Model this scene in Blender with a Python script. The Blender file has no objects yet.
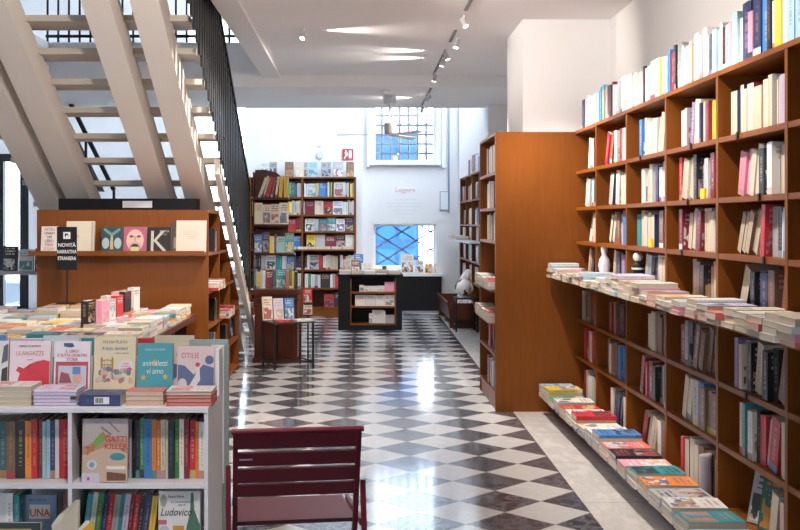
import bpy, math, random, re
from mathutils import Matrix, Vector
random.seed(7)
R = math.radians
COLL = bpy.context.scene.collection
F, CX, CY, EYE = 1060.0, 360.0, 222.0, 1.445

def P(px, py, Y):
    return Vector(((px - CX) / F * Y, Y, EYE - (py - CY) / F * Y))

# ------------------------------------------------------------------ materials
MATS = {}
def nodes_of(name):
    m = bpy.data.materials.new(name); m.use_nodes = True
    nt = m.node_tree; b = nt.nodes['Principled BSDF']
    return m, nt, b

class N:
    """tiny helper for math on sockets"""
    def __init__(s, nt): s.nt = nt
    def m(s, op, a, b=None, c=None):
        n = s.nt.nodes.new('ShaderNodeMath'); n.operation = op
        for i, v in enumerate((a, b, c)):
            if v is None: continue
            if isinstance(v, (int, float)): n.inputs[i].default_value = v
            else: s.nt.links.new(v, n.inputs[i])
        return n.outputs[0]
    def prod(s, *a):
        r = a[0]
        for x in a[1:]: r = s.m('MULTIPLY', r, x)
        return r
    def between(s, v, lo, hi): return s.m('MULTIPLY', s.m('GREATER_THAN', v, lo), s.m('LESS_THAN', v, hi))
    def xyz(s, a, b, c):
        n = s.nt.nodes.new('ShaderNodeCombineXYZ')
        for i, v in enumerate((a, b, c)):
            if isinstance(v, (int, float)): n.inputs[i].default_value = v
            else: s.nt.links.new(v, n.inputs[i])
        return n.outputs[0]
    def noise(s, vec, scale, detail=2.0, rough=.5):
        n = s.nt.nodes.new('ShaderNodeTexNoise'); n.inputs['Scale'].default_value = scale
        n.inputs['Detail'].default_value = detail; n.inputs['Roughness'].default_value = rough
        if vec is not None: s.nt.links.new(vec, n.inputs['Vector'])
        return n.outputs[0]
    def mix(s, f, a, b, mode='MIX'):
        n = s.nt.nodes.new('ShaderNodeMix'); n.data_type = 'RGBA'; n.blend_type = mode
        ins = [i for i in n.inputs if i.type == 'RGBA']
        if isinstance(f, (int, float)): n.inputs[0].default_value = f
        else: s.nt.links.new(f, n.inputs[0])
        for sock, v in ((ins[0], a), (ins[1], b)):
            if isinstance(v, (tuple, list)): sock.default_value = (*v[:3], 1)
            else: s.nt.links.new(v, sock)
        return [o for o in n.outputs if o.type == 'RGBA'][0]
    def coord(s, which='Object'):
        n = s.nt.nodes.new('ShaderNodeTexCoord'); return n.outputs[which]
    def mapping(s, vec, scale=(1, 1, 1), rot=(0, 0, 0), loc=(0, 0, 0)):
        n = s.nt.nodes.new('ShaderNodeMapping'); s.nt.links.new(vec, n.inputs[0])
        n.inputs['Scale'].default_value = scale; n.inputs['Rotation'].default_value = rot; n.inputs['Location'].default_value = loc
        return n.outputs[0]

def flat(rgb, rough=.55, metal=0.0, name=None):
    # dark things get a weaker sheen
    k = (tuple(round(c, 3) for c in rgb), rough, metal)
    if k not in MATS:
        m, nt, b = nodes_of(name or 'paint')
        g = N(nt)
        n = g.noise(g.coord(), 6.0, 3.0)
        c = g.mix(n, tuple(x * .93 for x in rgb), tuple(min(1, x * 1.05) for x in rgb))
        nt.links.new(c, b.inputs['Base Color'])
        b.inputs['Roughness'].default_value = rough; b.inputs['Metallic'].default_value = metal
        if max(rgb) < .03: b.inputs['Specular IOR Level'].default_value = .2
        MATS[k] = m
    return MATS[k]

def emit(rgb, s, name='lit'):
    k = ('e', rgb, s)
    if k not in MATS:
        m, nt, b = nodes_of(name)
        b.inputs['Base Color'].default_value = (*rgb, 1)
        b.inputs['Emission Color'].default_value = (*rgb, 1); b.inputs['Emission Strength'].default_value = s
        MATS[k] = m
    return MATS[k]

def wood(name, dark, light, rough=.42, axis=2, scale=1.0):
    m, nt, b = nodes_of(name); g = N(nt)
    sc = [38, 38, 38]; sc[axis] = 3.0
    co = g.coord()
    a = g.noise(g.mapping(co, tuple(x * scale for x in sc)), 1.0, 5.0, .6)
    c = g.noise(co, 2.2, 3.0)
    f = g.m('ADD', g.m('MULTIPLY', a, .7), g.m('MULTIPLY', c, .45))
    col = g.mix(g.m('SUBTRACT', f, .05), dark, light)
    nt.links.new(col, b.inputs['Base Color']); b.inputs['Roughness'].default_value = rough
    b.inputs['Specular IOR Level'].default_value = .22
    return m

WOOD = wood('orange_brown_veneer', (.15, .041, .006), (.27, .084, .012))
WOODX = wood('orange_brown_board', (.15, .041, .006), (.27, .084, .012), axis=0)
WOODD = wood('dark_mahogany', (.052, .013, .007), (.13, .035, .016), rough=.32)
STEPW = wood('greyed_oak', (.42, .36, .29), (.62, .56, .47), axis=0, rough=.6)

def plaster(name, rgb, bump=.08, sc=30):
    m, nt, b = nodes_of(name); g = N(nt)
    co = g.coord()
    n = g.noise(co, 1.3, 4.0); n2 = g.noise(co, sc, 3.0)
    nt.links.new(g.mix(n, tuple(x * .95 for x in rgb), rgb), b.inputs['Base Color'])
    b.inputs['Roughness'].default_value = .85
    bp = nt.nodes.new('ShaderNodeBump'); bp.inputs['Strength'].default_value = bump; bp.inputs['Distance'].default_value = .01
    nt.links.new(n2, bp.inputs['Height']); nt.links.new(bp.outputs[0], b.inputs['Normal'])
    return m
WALL = plaster('white_wall_plaster', (.80, .785, .775))
CEIL = plaster('ceiling_plaster', (.88, .85, .845))
BEAM = plaster('stair_beam_concrete', (.84, .77, .70), .12, 60)

def floor_mat():
    m, nt, b = nodes_of('marble_checkerboard'); g = N(nt)
    co = g.coord()
    mp = g.mapping(co, (1 / .30, 1 / .30, 1), (0, 0, R(45)), (.828, .937, 0))
    sp = nt.nodes.new('ShaderNodeSeparateXYZ'); nt.links.new(mp, sp.inputs[0])
    fx = g.m('FLOOR', sp.outputs[0]); fy = g.m('FLOOR', sp.outputs[1])
    chk = g.m('MODULO', g.m('ABSOLUTE', g.m('ADD', fx, fy)), 2.0)
    chk = g.m('GREATER_THAN', chk, .5)
    wn = nt.nodes.new('ShaderNodeTexWhiteNoise'); wn.noise_dimensions = '3D'; nt.links.new(g.xyz(fx, fy, 0.0), wn.inputs['Vector'])
    tv = wn.outputs[0]
    off = nt.nodes.new('ShaderNodeVectorMath'); off.operation = 'ADD'
    nt.links.new(co, off.inputs[0]); nt.links.new(g.xyz(g.m('MULTIPLY', tv, 31.0), g.m('MULTIPLY', tv, 17.0), 0.0), off.inputs[1])
    v1 = g.noise(off.outputs[0], 9.0, 8.0, .68)
    vein = g.m('SUBTRACT', 1.0, g.m('MINIMUM', g.m('MULTIPLY', g.m('ABSOLUTE', g.m('SUBTRACT', v1, .5)), 14.0), 1.0))
    dark = g.mix(g.m('MULTIPLY', vein, .6), (.040, .042, .055), (.22, .225, .25))
    dark = g.mix(g.m('MULTIPLY', tv, .4), dark, (.082, .084, .10))
    light = g.mix(g.m('MULTIPLY', vein, .30), (.52, .515, .51), (.36, .36, .36))
    light = g.mix(g.m('MULTIPLY', tv, .4), light, (.46, .44, .42))
    fr = g.m('MINIMUM', g.m('MINIMUM', g.m('FRACT', sp.outputs[0]), g.m('SUBTRACT', 1.0, g.m('FRACT', sp.outputs[0]))),
             g.m('MINIMUM', g.m('FRACT', sp.outputs[1]), g.m('SUBTRACT', 1.0, g.m('FRACT', sp.outputs[1]))))
    col = g.mix(chk, dark, light)
    col = g.mix(g.m('LESS_THAN', fr, .008), col, (.28, .26, .25))
    nt.links.new(col, b.inputs['Base Color'])
    b.inputs['Roughness'].default_value = .13
    b.inputs['Specular IOR Level'].default_value = .5
    rn = g.noise(co, 5.0, 3.0)
    nt.links.new(g.m('ADD', .05, g.m('MULTIPLY', rn, .10)), b.inputs['Roughness'])
    return m
FLOOR = floor_mat()
def border_mat():
    m, nt, b = nodes_of('grey_white_marble'); g = N(nt); co = g.coord()
    v1 = g.noise(g.mapping(co, (3, 1.2, 1)), 2.5, 8.0, .65)
    vein = g.m('SUBTRACT', 1.0, g.m('MINIMUM', g.m('MULTIPLY', g.m('ABSOLUTE', g.m('SUBTRACT', v1, .5)), 9.0), 1.0))
    sp = nt.nodes.new('ShaderNodeSeparateXYZ'); nt.links.new(co, sp.inputs[0])
    j = g.m('LESS_THAN', g.m('FRACT', g.m('MULTIPLY', sp.outputs[1], 1.1)), .006)
    col = g.mix(g.m('MULTIPLY', vein, .45), (.56, .54, .51), (.36, .35, .35))
    col = g.mix(j, col, (.3, .29, .28))
    nt.links.new(col, b.inputs['Base Color']); b.inputs['Roughness'].default_value = .22
    return m
BORDER = border_mat()

def glass_mat():
    m, nt, b = nodes_of('window_glass')
    b.inputs['Base Color'].default_value = (1, 1, 1, 1); b.inputs['Roughness'].default_value = 0.0
    out = nt.nodes['Material Output']
    tr = nt.nodes.new('ShaderNodeBsdfTransparent'); gl = nt.nodes.new('ShaderNodeBsdfGlossy'); gl.inputs['Roughness'].default_value = .02
    mx = nt.nodes.new('ShaderNodeMixShader'); mx.inputs[0].default_value = .06
    nt.links.new(tr.outputs[0], mx.inputs[1]); nt.links.new(gl.outputs[0], mx.inputs[2]); nt.links.new(mx.outputs[0], out.inputs[0])
    return m
GLASS = glass_mat()

def cover_mat():
    m, nt, b = nodes_of('printed_book_cover'); g = N(nt)
    oi = nt.nodes.new('ShaderNodeObjectInfo'); base = oi.outputs['Color']; rnd = oi.outputs['Random']
    def attr(nm):
        a = nt.nodes.new('ShaderNodeAttribute'); a.attribute_type = 'OBJECT'; a.attribute_name = nm; return a
    ink = attr('ink').outputs['Color']; ink2 = attr('ink2').outputs['Color']; art = attr('art').outputs['Fac']
    uv = nt.nodes.new('ShaderNodeUVMap'); uv.uv_map = 'UVMap'
    sp = nt.nodes.new('ShaderNodeSeparateXYZ'); nt.links.new(uv.outputs[0], sp.inputs[0]); u, v = sp.outputs[0], sp.outputs[1]
    seed = g.m('MULTIPLY', rnd, 97.0)
    front = g.between(u, -.001, 1.001); spine = g.between(u, 1.5, 3.5)
    # title lines on the front
    ln = g.m('FRACT', g.m('ADD', g.m('MULTIPLY', v, 9.0), rnd)); li = g.m('FLOOR', g.m('ADD', g.m('MULTIPLY', v, 9.0), rnd))
    tx = g.noise(g.xyz(g.m('MULTIPLY', u, 9.0), g.m('MULTIPLY', li, 3.7), seed), 1.0, 1.0)
    title = g.prod(front, g.between(ln, .1, .6), g.between(u, .14, .86), g.between(v, .64, .92), g.m('GREATER_THAN', tx, .44))
    # picture field
    pn = g.noise(g.xyz(g.m('MULTIPLY', u, 2.6), g.m('MULTIPLY', v, 3.4), seed), 1.0, 2.5)
    pn2 = g.noise(g.xyz(g.m('MULTIPLY', u, 4.0), g.m('MULTIPLY', v, 5.0), g.m('ADD', seed, 31.0)), 1.0, 2.0)
    fld = g.prod(front, g.between(u, .07, .93), g.between(v, .05, g.m('ADD', .45, g.m('MULTIPLY', rnd, .15))), g.m('GREATER_THAN', art, .5))
    # spine lettering
    sn = g.noise(g.xyz(g.m('MULTIPLY', v, 26.0), 0.0, seed), 1.0, 1.0)
    slet = g.prod(spine, g.between(u, 2.34, 2.66), g.between(v, .22, .84), g.m('GREATER_THAN', sn, .47))
    sblk = g.prod(spine, g.m('LESS_THAN', v, .14), g.m('GREATER_THAN', rnd, .62))
    c = g.mix(g.m('MULTIPLY', g.prod(fld, g.m('GREATER_THAN', pn, .47)), .9), base, ink)
    c = g.mix(g.m('MULTIPLY', g.prod(fld, g.m('GREATER_THAN', pn2, .56)), .9), c, ink2)
    c = g.mix(g.m('MULTIPLY', title, .8), c, ink)
    c = g.mix(g.m('MULTIPLY', slet, .4), c, ink)
    c = g.mix(sblk, c, ink2)
    nt.links.new(c, b.inputs['Base Color']); b.inputs['Roughness'].default_value = .38
    b.inputs['Specular IOR Level'].default_value = .4
    return m
def pages_mat():
    m, nt, b = nodes_of('page_block_paper'); g = N(nt)
    oi = nt.nodes.new('ShaderNodeObjectInfo'); rnd = oi.outputs['Random']
    uv = nt.nodes.new('ShaderNodeUVMap'); uv.uv_map = 'UVMap'
    sp = nt.nodes.new('ShaderNodeSeparateXYZ'); nt.links.new(uv.outputs[0], sp.inputs[0])
    st = g.noise(g.xyz(g.m('MULTIPLY', sp.outputs[0], 16.0), g.m('MULTIPLY', sp.outputs[1], .6), g.m('MULTIPLY', rnd, 50.0)), 1.0, 3.0)
    tone = g.mix(rnd, (.52, .43, .31), (.62, .55, .45))
    c = g.mix(g.m('MULTIPLY', g.m('SUBTRACT', st, .35), 1.0), tone, (.34, .28, .21))
    nt.links.new(c, b.inputs['Base Color']); b.inputs['Roughness'].default_value = .9
    return m
COVER, PAGES = cover_mat(), pages_mat()
BLACKM = flat((.018, .018, .020), .45, 0.0, 'black_metal')
BLACKP = flat((.009, .009, .011), .55, 0.0, 'black_laminate')
WHITEL = flat((.70, .69, .72), .45, 0.0, 'white_laminate')
WHITEP = flat((.80, .80, .80), .5, 0.0, 'white_gloss_paint')
REDP = flat((.135, .005, .016), .4, 0.0, 'dark_red_lacquer')

# ------------------------------------------------------------------ mesh building
class MB:
    def __init__(s): s.v = []; s.f = []
    def box(s, x0, y0, z0, x1, y1, z1):
        b = len(s.v)
        s.v += [(x0, y0, z0), (x1, y0, z0), (x1, y1, z0), (x0, y1, z0), (x0, y0, z1), (x1, y0, z1), (x1, y1, z1), (x0, y1, z1)]
        s.f += [tuple(b + i for i in q) for q in ((0, 3, 2, 1), (4, 5, 6, 7), (0, 1, 5, 4), (1, 2, 6, 5), (2, 3, 7, 6), (3, 0, 4, 7))]
        return s
    def prism(s, pts, off):
        """pts: polygon of 3-D points, swept by the vector off"""
        b = len(s.v); n = len(pts); o = Vector(off)
        s.v += [tuple(Vector(p)) for p in pts] + [tuple(Vector(p) + o) for p in pts]
        s.f += [tuple(b + i for i in range(n))[::-1], tuple(b + n + i for i in range(n))]
        s.f += [(b + i, b + (i + 1) % n, b + n + (i + 1) % n, b + n + i) for i in range(n)]
        return s
    def bar(s, p0, p1, w, h=None, n=0):
        """rectangular bar or (n>2) round rod from p0 to p1"""
        p0, p1 = Vector(p0), Vector(p1); d = (p1 - p0).normalized()
        up = Vector((0, 0, 1)) if abs(d.z) < .95 else Vector((0, 1, 0))
        a = d.cross(up).normalized(); c = a.cross(d).normalized()
        h = w if h is None else h
        if n < 3: ring = [(-w / 2, -h / 2), (w / 2, -h / 2), (w / 2, h / 2), (-w / 2, h / 2)]
        else: ring = [(math.cos(2 * math.pi * i / n) * w / 2, math.sin(2 * math.pi * i / n) * h / 2) for i in range(n)]
        return s.prism([p0 + a * x + c * y for x, y in ring], p1 - p0)
    def lathe(s, prof, c=(0, 0, 0), n=20):
        b = len(s.v); k = len(prof)
        for i in range(n):
            t = 2 * math.pi * i / n
            for r, z in prof: s.v.append((c[0] + r * math.cos(t), c[1] + r * math.sin(t), c[2] + z))
        for i in range(n):
            j = (i + 1) % n
            for q in range(k - 1): s.f.append((b + i * k + q, b + j * k + q, b + j * k + q + 1, b + i * k + q + 1))
        s.f.append(tuple(b + i * k for i in range(n))[::-1]); s.f.append(tuple(b + i * k + k - 1 for i in range(n)))
        return s
    def sphere(s, c, r, n=20, m=12, sz=(1, 1, 1)):
        prof = [(max(1e-4, r * math.sin(math.pi * i / m)), -r * math.cos(math.pi * i / m)) for i in range(m + 1)]
        b0 = len(s.v); s.lathe(prof, (0, 0, 0), n)
        for i in range(b0, len(s.v)):
            x, y, z = s.v[i]; s.v[i] = (c[0] + x * sz[0], c[1] + y * sz[1], c[2] + z * sz[2])
        return s
    def build(s, name, mat, parent=None, smooth=False, kind=None, loc=None):
        me = bpy.data.meshes.new(name); me.from_pydata(s.v, [], s.f); me.update()
        me.materials.append(mat)
        if smooth:
            for p in me.polygons: p.use_smooth = True
        o = bpy.data.objects.new(name, me); COLL.objects.link(o)
        if parent: o.parent = parent
        if kind: o['kind'] = kind
        if loc: o.location = loc
        return o

def box(name, b, mat, parent=None, kind=None, bevel=0.0):
    o = MB().box(*b).build(name, mat, parent, kind=kind)
    if bevel:
        md = o.modifiers.new('bevel', 'BEVEL'); md.width = bevel; md.segments = 2
    return o
def struct(name, b, mat): return box(name, b, mat, None, 'structure')
def tag(o, label, cat, group=None):
    o['label'] = label; o['category'] = cat
    if group: o['group'] = group
    return o
def thing(name, label, cat, loc=(0, 0, 0), rz=0.0, group=None):
    o = bpy.data.objects.new(name, None); COLL.objects.link(o); o.empty_display_size = .1
    o.location = loc; o.rotation_euler = (0, 0, rz)
    return tag(o, label, cat, group)

def text_obj(name, body, size, mat, parent, loc, rot=(R(90), 0, 0), ext=.0006, align='CENTER', shear=0.0, sx=1.0, off=0.0):
    c = bpy.data.curves.new(name, 'FONT'); c.body = body; c.size = size; c.extrude = ext; c.align_x = align; c.shear = shear
    c.resolution_u = 3; c.offset = off; c.space_line = .95
    t = bpy.data.objects.new(name, c); COLL.objects.link(t)
    dg = bpy.context.evaluated_depsgraph_get(); dg.update()
    me = bpy.data.meshes.new_from_object(t.evaluated_get(dg))
    bpy.data.objects.remove(t); bpy.data.curves.remove(c)
    me.materials.clear(); me.materials.append(mat)
    o = bpy.data.objects.new(name, me); COLL.objects.link(o); o.parent = parent; o.location = loc; o.rotation_euler = rot; o.scale = (sx, 1, 1)
    return o

ORD = ('first second third fourth fifth sixth seventh eighth ninth tenth eleventh twelfth thirteenth fourteenth fifteenth sixteenth seventeenth '
       'eighteenth nineteenth twentieth').split()
def ordn(i):
    if i < 20: return ORD[i]
    t = {2: 'twenty', 3: 'thirty', 4: 'forty', 5: 'fifty', 6: 'sixty', 7: 'seventy', 8: 'eighty', 9: 'ninety', 10: 'hundred'}[(i + 1) // 10]
    return t + '-' + ORD[(i + 1) % 10 - 1] if (i + 1) % 10 else {'twenty': 'twentieth', 'thirty': 'thirtieth', 'forty': 'fortieth', 'fifty': 'fiftieth', 'sixty': 'sixtieth', 'seventy': 'seventieth', 'eighty': 'eightieth', 'ninety': 'ninetieth', 'hundred': 'hundredth'}[t]

# ------------------------------------------------------------------ books
COL = {'w': ((.70, .69, .665), 'white'), 'e': ((.62, .52, .38), 'beige'), 'k': ((.022, .022, .026), 'black'), 'n': ((.025, .04, .12), 'navy'),
       'b': ((.06, .21, .48), 'blue'), 'l': ((.36, .52, .66), 'pale-blue'), 't': ((.03, .27, .30), 'teal'), 'g': ((.05, .22, .08), 'green'),
       'y': ((.80, .53, .05), 'yellow'), 'o': ((.72, .22, .03), 'orange'), 'r': ((.52, .03, .04), 'red'), 'm': ((.20, .02, .035), 'maroon'),
       'v': ((.22, .15, .30), 'purple'), 'p': ((.70, .30, .40), 'pink'), 's': ((.40, .40, .41), 'grey'), 'B': ((.20, .11, .065), 'brown'),
       'C': ((.70, .62, .50), 'cream page-edged'), 'G': ((.55, .52, .50), 'grey page-edged'), 'c': ((.74, .67, .52), 'cream'), 'a': ((.34, .58, .55), 'pale-green'),
       'q': ((.72, .16, .13), 'coral'), 'u': ((.56, .50, .66), 'lavender'), 'L': ((.22, .40, .42), 'grey-green'), 'd': ((.05, .12, .12), 'dark green')}
INKS = [(.04, .04, .05), (.70, .68, .65), (.38, .06, .07), (.08, .14, .28), (.55, .40, .14), (.10, .24, .25), (.48, .26, .27), (.28, .31, .36), (.40, .22, .12), (.55, .53, .5)]
CACHE = {}
def book_mesh(t, d, h, pose, hard, part):
    key = (round(t, 4), round(d, 3), round(h, 3), pose, hard, part)
    if key in CACHE: return CACHE[key]
    c = min(.0028 if hard else .0010, t * .2); ins = .004 if hard else .0012
    V, Fc, UV, MI = [], [], [], []
    a, b2 = t / 2, d / 2
    if part != 'pages':
        sy = -b2 + c + .001
        bul = .003 if hard else .0
        prof = [(-a, -b2 + bul), (0, -b2), (a, -b2 + bul), (a, b2), (a - c, b2), (a - c, sy + bul), (-a + c, sy + bul), (-a + c, b2), (-a, b2)] if hard else \
               [(-a, -b2), (a, -b2), (a, b2), (a - c, b2), (a - c, sy), (-a + c, sy), (-a + c, b2), (-a, b2)]
        n = len(prof)
        V += [(x, y, 0) for x, y in prof] + [(x, y, h) for x, y in prof]
        fi = 2 if hard else 1
        for i in range(n):
            j = (i + 1) % n
            Fc.append((i, j, n + j, n + i)); MI.append(0)
            if i == fi: UV.append([(0, 0), (1, 0), (1, 1), (0, 1)])
            elif i < fi:
                if hard: u0, u1 = (2, 2.5) if i == 0 else (2.5, 3)
                else: u0, u1 = 2, 3
                UV.append([(u0, 0), (u1, 0), (u1, 1), (u0, 1)])
            else: UV.append([(-5, -5)] * 4)
        if hard: caps = [(0, 1, 5, 6), (1, 2, 5), (2, 3, 4, 5), (0, 6, 7, 8)]
        else: caps = [(0, 1, 4, 5), (1, 2, 3, 4), (0, 5, 6, 7)]
        for q in caps:
            Fc.append(q[::-1]); Fc.append(tuple(n + i for i in q)); MI += [0, 0]; UV += [[(-5, -5)] * len(q)] * 2
    if part != 'cover':
        b = len(V); x0, x1, y0, y1, z0, z1 = -a + c, a - c, -b2 + c + .0015 + (.003 if hard else 0), b2 - ins, ins, h - ins
        V += [(x0, y0, z0), (x1, y0, z0), (x1, y1, z0), (x0, y1, z0), (x0, y0, z1), (x1, y0, z1), (x1, y1, z1), (x0, y1, z1)]
        for q, uvq in (((0, 3, 2, 1), [(0, 0), (0, 1), (1, 1), (1, 0)]), ((4, 5, 6, 7), [(0, 0), (1, 0), (1, 1), (0, 1)]), ((2, 3, 7, 6), [(1, 0), (0, 0), (0, 1), (1, 1)]),
                       ((0, 1, 5, 4), [(0, 0), (1, 0), (1, 1), (0, 1)]), ((1, 2, 6, 5), [(0, 0)] * 4), ((3, 0, 4, 7), [(0, 0)] * 4)):
            Fc.append(tuple(b + i for i in q)); UV.append(uvq); MI.append(1 if part == 'all' else 0)
    if pose == 'fore': V = [(-x, -y, z) for x, y, z in V]
    elif pose == 'face': V = [(y, -x, z) for x, y, z in V]
    elif pose == 'flat': V = [(-z + h / 2, y, x + a) for x, y, z in V]
    me = bpy.data.meshes.new('book_' + part); me.from_pydata(V, [], Fc)
    uvl = me.uv_layers.new(name='UVMap')
    for p in me.polygons:
        p.material_index = MI[p.index]
        for k, li in enumerate(p.loop_indices): uvl.data[li].uv = UV[p.index][k]
    me.update()
    if part == 'all': me.materials.append(COVER); me.materials.append(PAGES)
    else: me.materials.append(COVER if part == 'cover' else PAGES)
    CACHE[key] = me
    return me

def book(kind, t, d, h, pose, col, M, label, group=None, ink=None, ink2=None, art=None, near=False, hard=False, jitter=.12, cat='book'):  # paperback, softback, hardback and novel name the area, not the binding
    me = book_mesh(t, d, h, pose, hard, 'cover' if near else 'all')
    o = bpy.data.objects.new(kind, me); COLL.objects.link(o); o.matrix_world = M
    if pose == 'face':
        o.matrix_world = Matrix.Translation((0, 0, M.translation.z - min((M @ v.co).z for v in me.vertices))) @ M
    j = 1 + random.uniform(-jitter, jitter)
    o.color = (*[min(1, x * j) for x in col], 1)
    lum = sum(col) / 3
    if ink is None:
        ink = random.choice([i for i in INKS if abs(sum(i) / 3 - lum) > .12])
    if ink2 is None: ink2 = random.choice(INKS)
    o['ink'] = [float(x) for x in ink]; o['ink2'] = [float(x) for x in ink2]
    o['art'] = float(random.random() < .55) if art is None else float(art)
    tag(o, label, cat, group)
    if near:
        p = bpy.data.objects.new('pages', book_mesh(t, d, h, pose, hard, 'pages')); COLL.objects.link(p); p.parent = o
    return o

def T(x, y, z, rz=0.0, rx=0.0, ry=0.0):
    return Matrix.Translation((x, y, z)) @ Matrix.Rotation(rz, 4, 'Z') @ Matrix.Rotation(rx, 4, 'X') @ Matrix.Rotation(ry, 4, 'Y')

def parse(s):
    """'w:30:L8:F' -> list of dicts, far/left end first"""
    out = []
    for tok in s.split():
        p = tok.split(':'); d = {'c': p[0], 't': float(p[1]) / 1000, 'L': 0.0, 'F': None, 'H': None, 'hard': False}
        for q in p[2:]:
            if q[0] == 'L': d['L'] = R(float(q[1:]))
            elif q[0] == 'F': d['F'] = float(q[1:] or 140) / 1000     # faced out, this wide
            elif q[0] == 'H': d['H'] = float(q[1:]) / 1000
            elif q == 'h': d['hard'] = True
        out.append(d)
    return out

def fill(cell, s, kind, lab, group, hmax, setback=(.012, .035), near=False, dep=(.125, .145), hr=(.84, .98), fit=None, fitmax=.085):
    """cell: (matrix, x0, x1, z): local x along the shelf, y into the shelf, viewed from -y. Books run to the right end (x1)."""
    M, x0, x1, z = cell
    items = parse(s)
    if fit:                                        # widen thin tokens so that the row covers the given share of the shelf
        fixed = sum(it['F'] or (it['t'] if it['c'] == '_' else 0) for it in items)
        lean_gap, prev = 0.0, 0.0
        for it in reversed(items):
            if it['F'] or it['c'] == '_': prev = 0.0; continue
            lean_gap += max(0, hmax * .9 * (math.sin(it['L']) - math.cos(it['L']) * math.tan(prev))); prev = it['L']
        tot = sum(it['t'] for it in items if not it['F'] and it['c'] != '_')
        k = max(.9, min(2.4, ((x1 - x0) * fit - fixed - lean_gap) / max(tot, .01)))
        out = []
        for it in items:
            if it['F'] or it['c'] == '_': out.append(it); continue
            t = it['t'] * k; m = max(1, int(math.ceil(t / fitmax)))
            for q in range(m):
                d = dict(it); d['t'] = t / m; out.append(d)
        items = out
    face_x, face_tan, placed = x1 - .002, 0.0, []
    for it in reversed(items):
        cc = it['c']
        if cc == '_': face_x -= it['t']; face_tan = 0.0; continue
        h = it['H'] or hmax * random.uniform(*hr)
        d = random.uniform(*dep); t = it['t']; sb = random.uniform(*setback)
        rgb, cname = COL[cc]
        lean = it['L']
        if it['F']:
            w = it['F']
            if face_x - w - .003 < x0: continue
            m = M @ T(face_x - w / 2 - .001, sb + t / 2 + .02, z + .0012, 0, -R(7))
            placed.append((book(kind, t, w, h, 'face', rgb, m, '', group, near=near, art=random.random() < .55), f"{cname} cover-out book"))
            face_x -= w + .002; face_tan = 0.0
            continue
        gap = h * (math.sin(lean) - math.cos(lean) * face_tan) if lean >= math.atan(face_tan) - 1e-6 else 0.0
        piv = face_x - max(0, gap) - .0008
        if piv - t / math.cos(lean) < x0 + .003: break
        m = M @ Matrix.Translation((piv, sb + d / 2, z + .0012)) @ Matrix.Rotation(lean, 4, 'Y') @ Matrix.Translation((-t / 2, 0, 0))
        pose = 'fore' if cc in 'CG' else 'spine'
        col = rgb if cc not in 'CG' else random.choice([COL[k][0] for k in 'wesBmn'])
        placed.append((book(kind, t, d, h, pose, col, m, '', group, near=near, hard=it['hard']), f"{'leaning ' if lean > R(4) else ''}{cname} book"))
        face_x = piv - t / math.cos(lean); face_tan = math.tan(lean)
    for i, (o, nm) in enumerate(reversed(placed)):
        o['label'] = f"{nm}, {ordn(i)} {lab}"

def pile(x, y, z, n, lab, cols, kind='book', size=(.145, .21), th=(.014, .03), yaw=0.0, wob=4, group=None, near=False, ink=None, art=None, tops=None, xr=0.0):
    """flat pile; cols bottom..top; size = (width, height) of the books"""
    zz = z + .0008
    for i in range(n):
        t = random.uniform(*th); c = cols[i % len(cols)]
        rgb, cname = COL[c]
        w, h = size[0] * random.uniform(.96, 1.0), size[1] * random.uniform(.96, 1.0)
        rz = yaw + R(random.uniform(-wob, wob)) + (math.pi if random.random() < .35 else 0)
        pos = 'topmost' if i == n - 1 else ('bottom book' if i == 0 else f'{ordn(i)} from bottom')
        if n == 1: pos = 'lying alone'
        book(kind, t, w, h, 'flat', rgb, T(x + random.uniform(-xr, xr), y, zz, rz), f"flat {cname} book, {pos} {'in' if n > 1 else 'as'} {lab}", group, near=near,
             ink=ink, art=art)
        zz += t + .0008
    return zz

I4 = Matrix.Identity(4)
# ================================================================== ROOM
floor = MB().box(-6.2, -3, -.1, 1.11, 16.7, 0).build('floor', FLOOR, kind='structure')
floor.rotation_euler = (0, 0, R(-.40))
MB().prism([(1.0895, -3, -.1), (1.95, -3, -.1), (1.95, 16.8, -.1), (1.227, 16.8, -.1)], (0, 0, .101)).build('trim_1', BORDER, kind='structure')
struct('ground', (-14, 17.06, -1.2, 12, 40, -1.05), flat((.55, .54, .52), .8, 0, 'street_paving'))
struct('wall_right', (1.92, -3, 0, 2.1, 16.9, 3.4), WALL)
struct('wall_pillar', (1.25, 8.14, 0, 1.92, 9.0, 3.0), WALL)
struct('wall_column', (1.57, 12.95, 0, 1.92, 13.35, 2.876), WALL)
struct('wall_left', (-6.4, -3, 0, -6.2, 17, 6.2), WALL)
struct('ceiling', (-1.03, -3, 3.0, 2.1, 11.24, 3.35), CEIL)
struct('trim_2', (-1.03, -3, 2.975, -.845, 11.24, 3.0), CEIL)
struct('ceiling_back', (-6.2, 11.24, 2.876, 2.1, 13.3, 3.35), CEIL)
struct('ceiling_high', (-6.4, -3, 6.2, 2.1, 17, 6.35), CEIL)
struct('ceiling_left', (-6.2, -3, 3.0, -3.3, 11.24, 3.35), CEIL)
struct('wall_upper', (-1.03, -3, 3.35, -.9, 11.2, 6.2), WALL)
# front wall behind the viewer, its unseen window opening sized for the fill light
for k, b in enumerate(((-6.2, -3.2, 0, 2.1, -3, .9), (-6.2, -3.2, 2.4, 2.1, -3, 6.2), (-6.2, -3.2, .9, -4.6, -3, 2.4), (-2.2, -3.2, .9, 2.1, -3, 2.4))):
    struct('wall_front_%d' % k, b, WALL)
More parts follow.
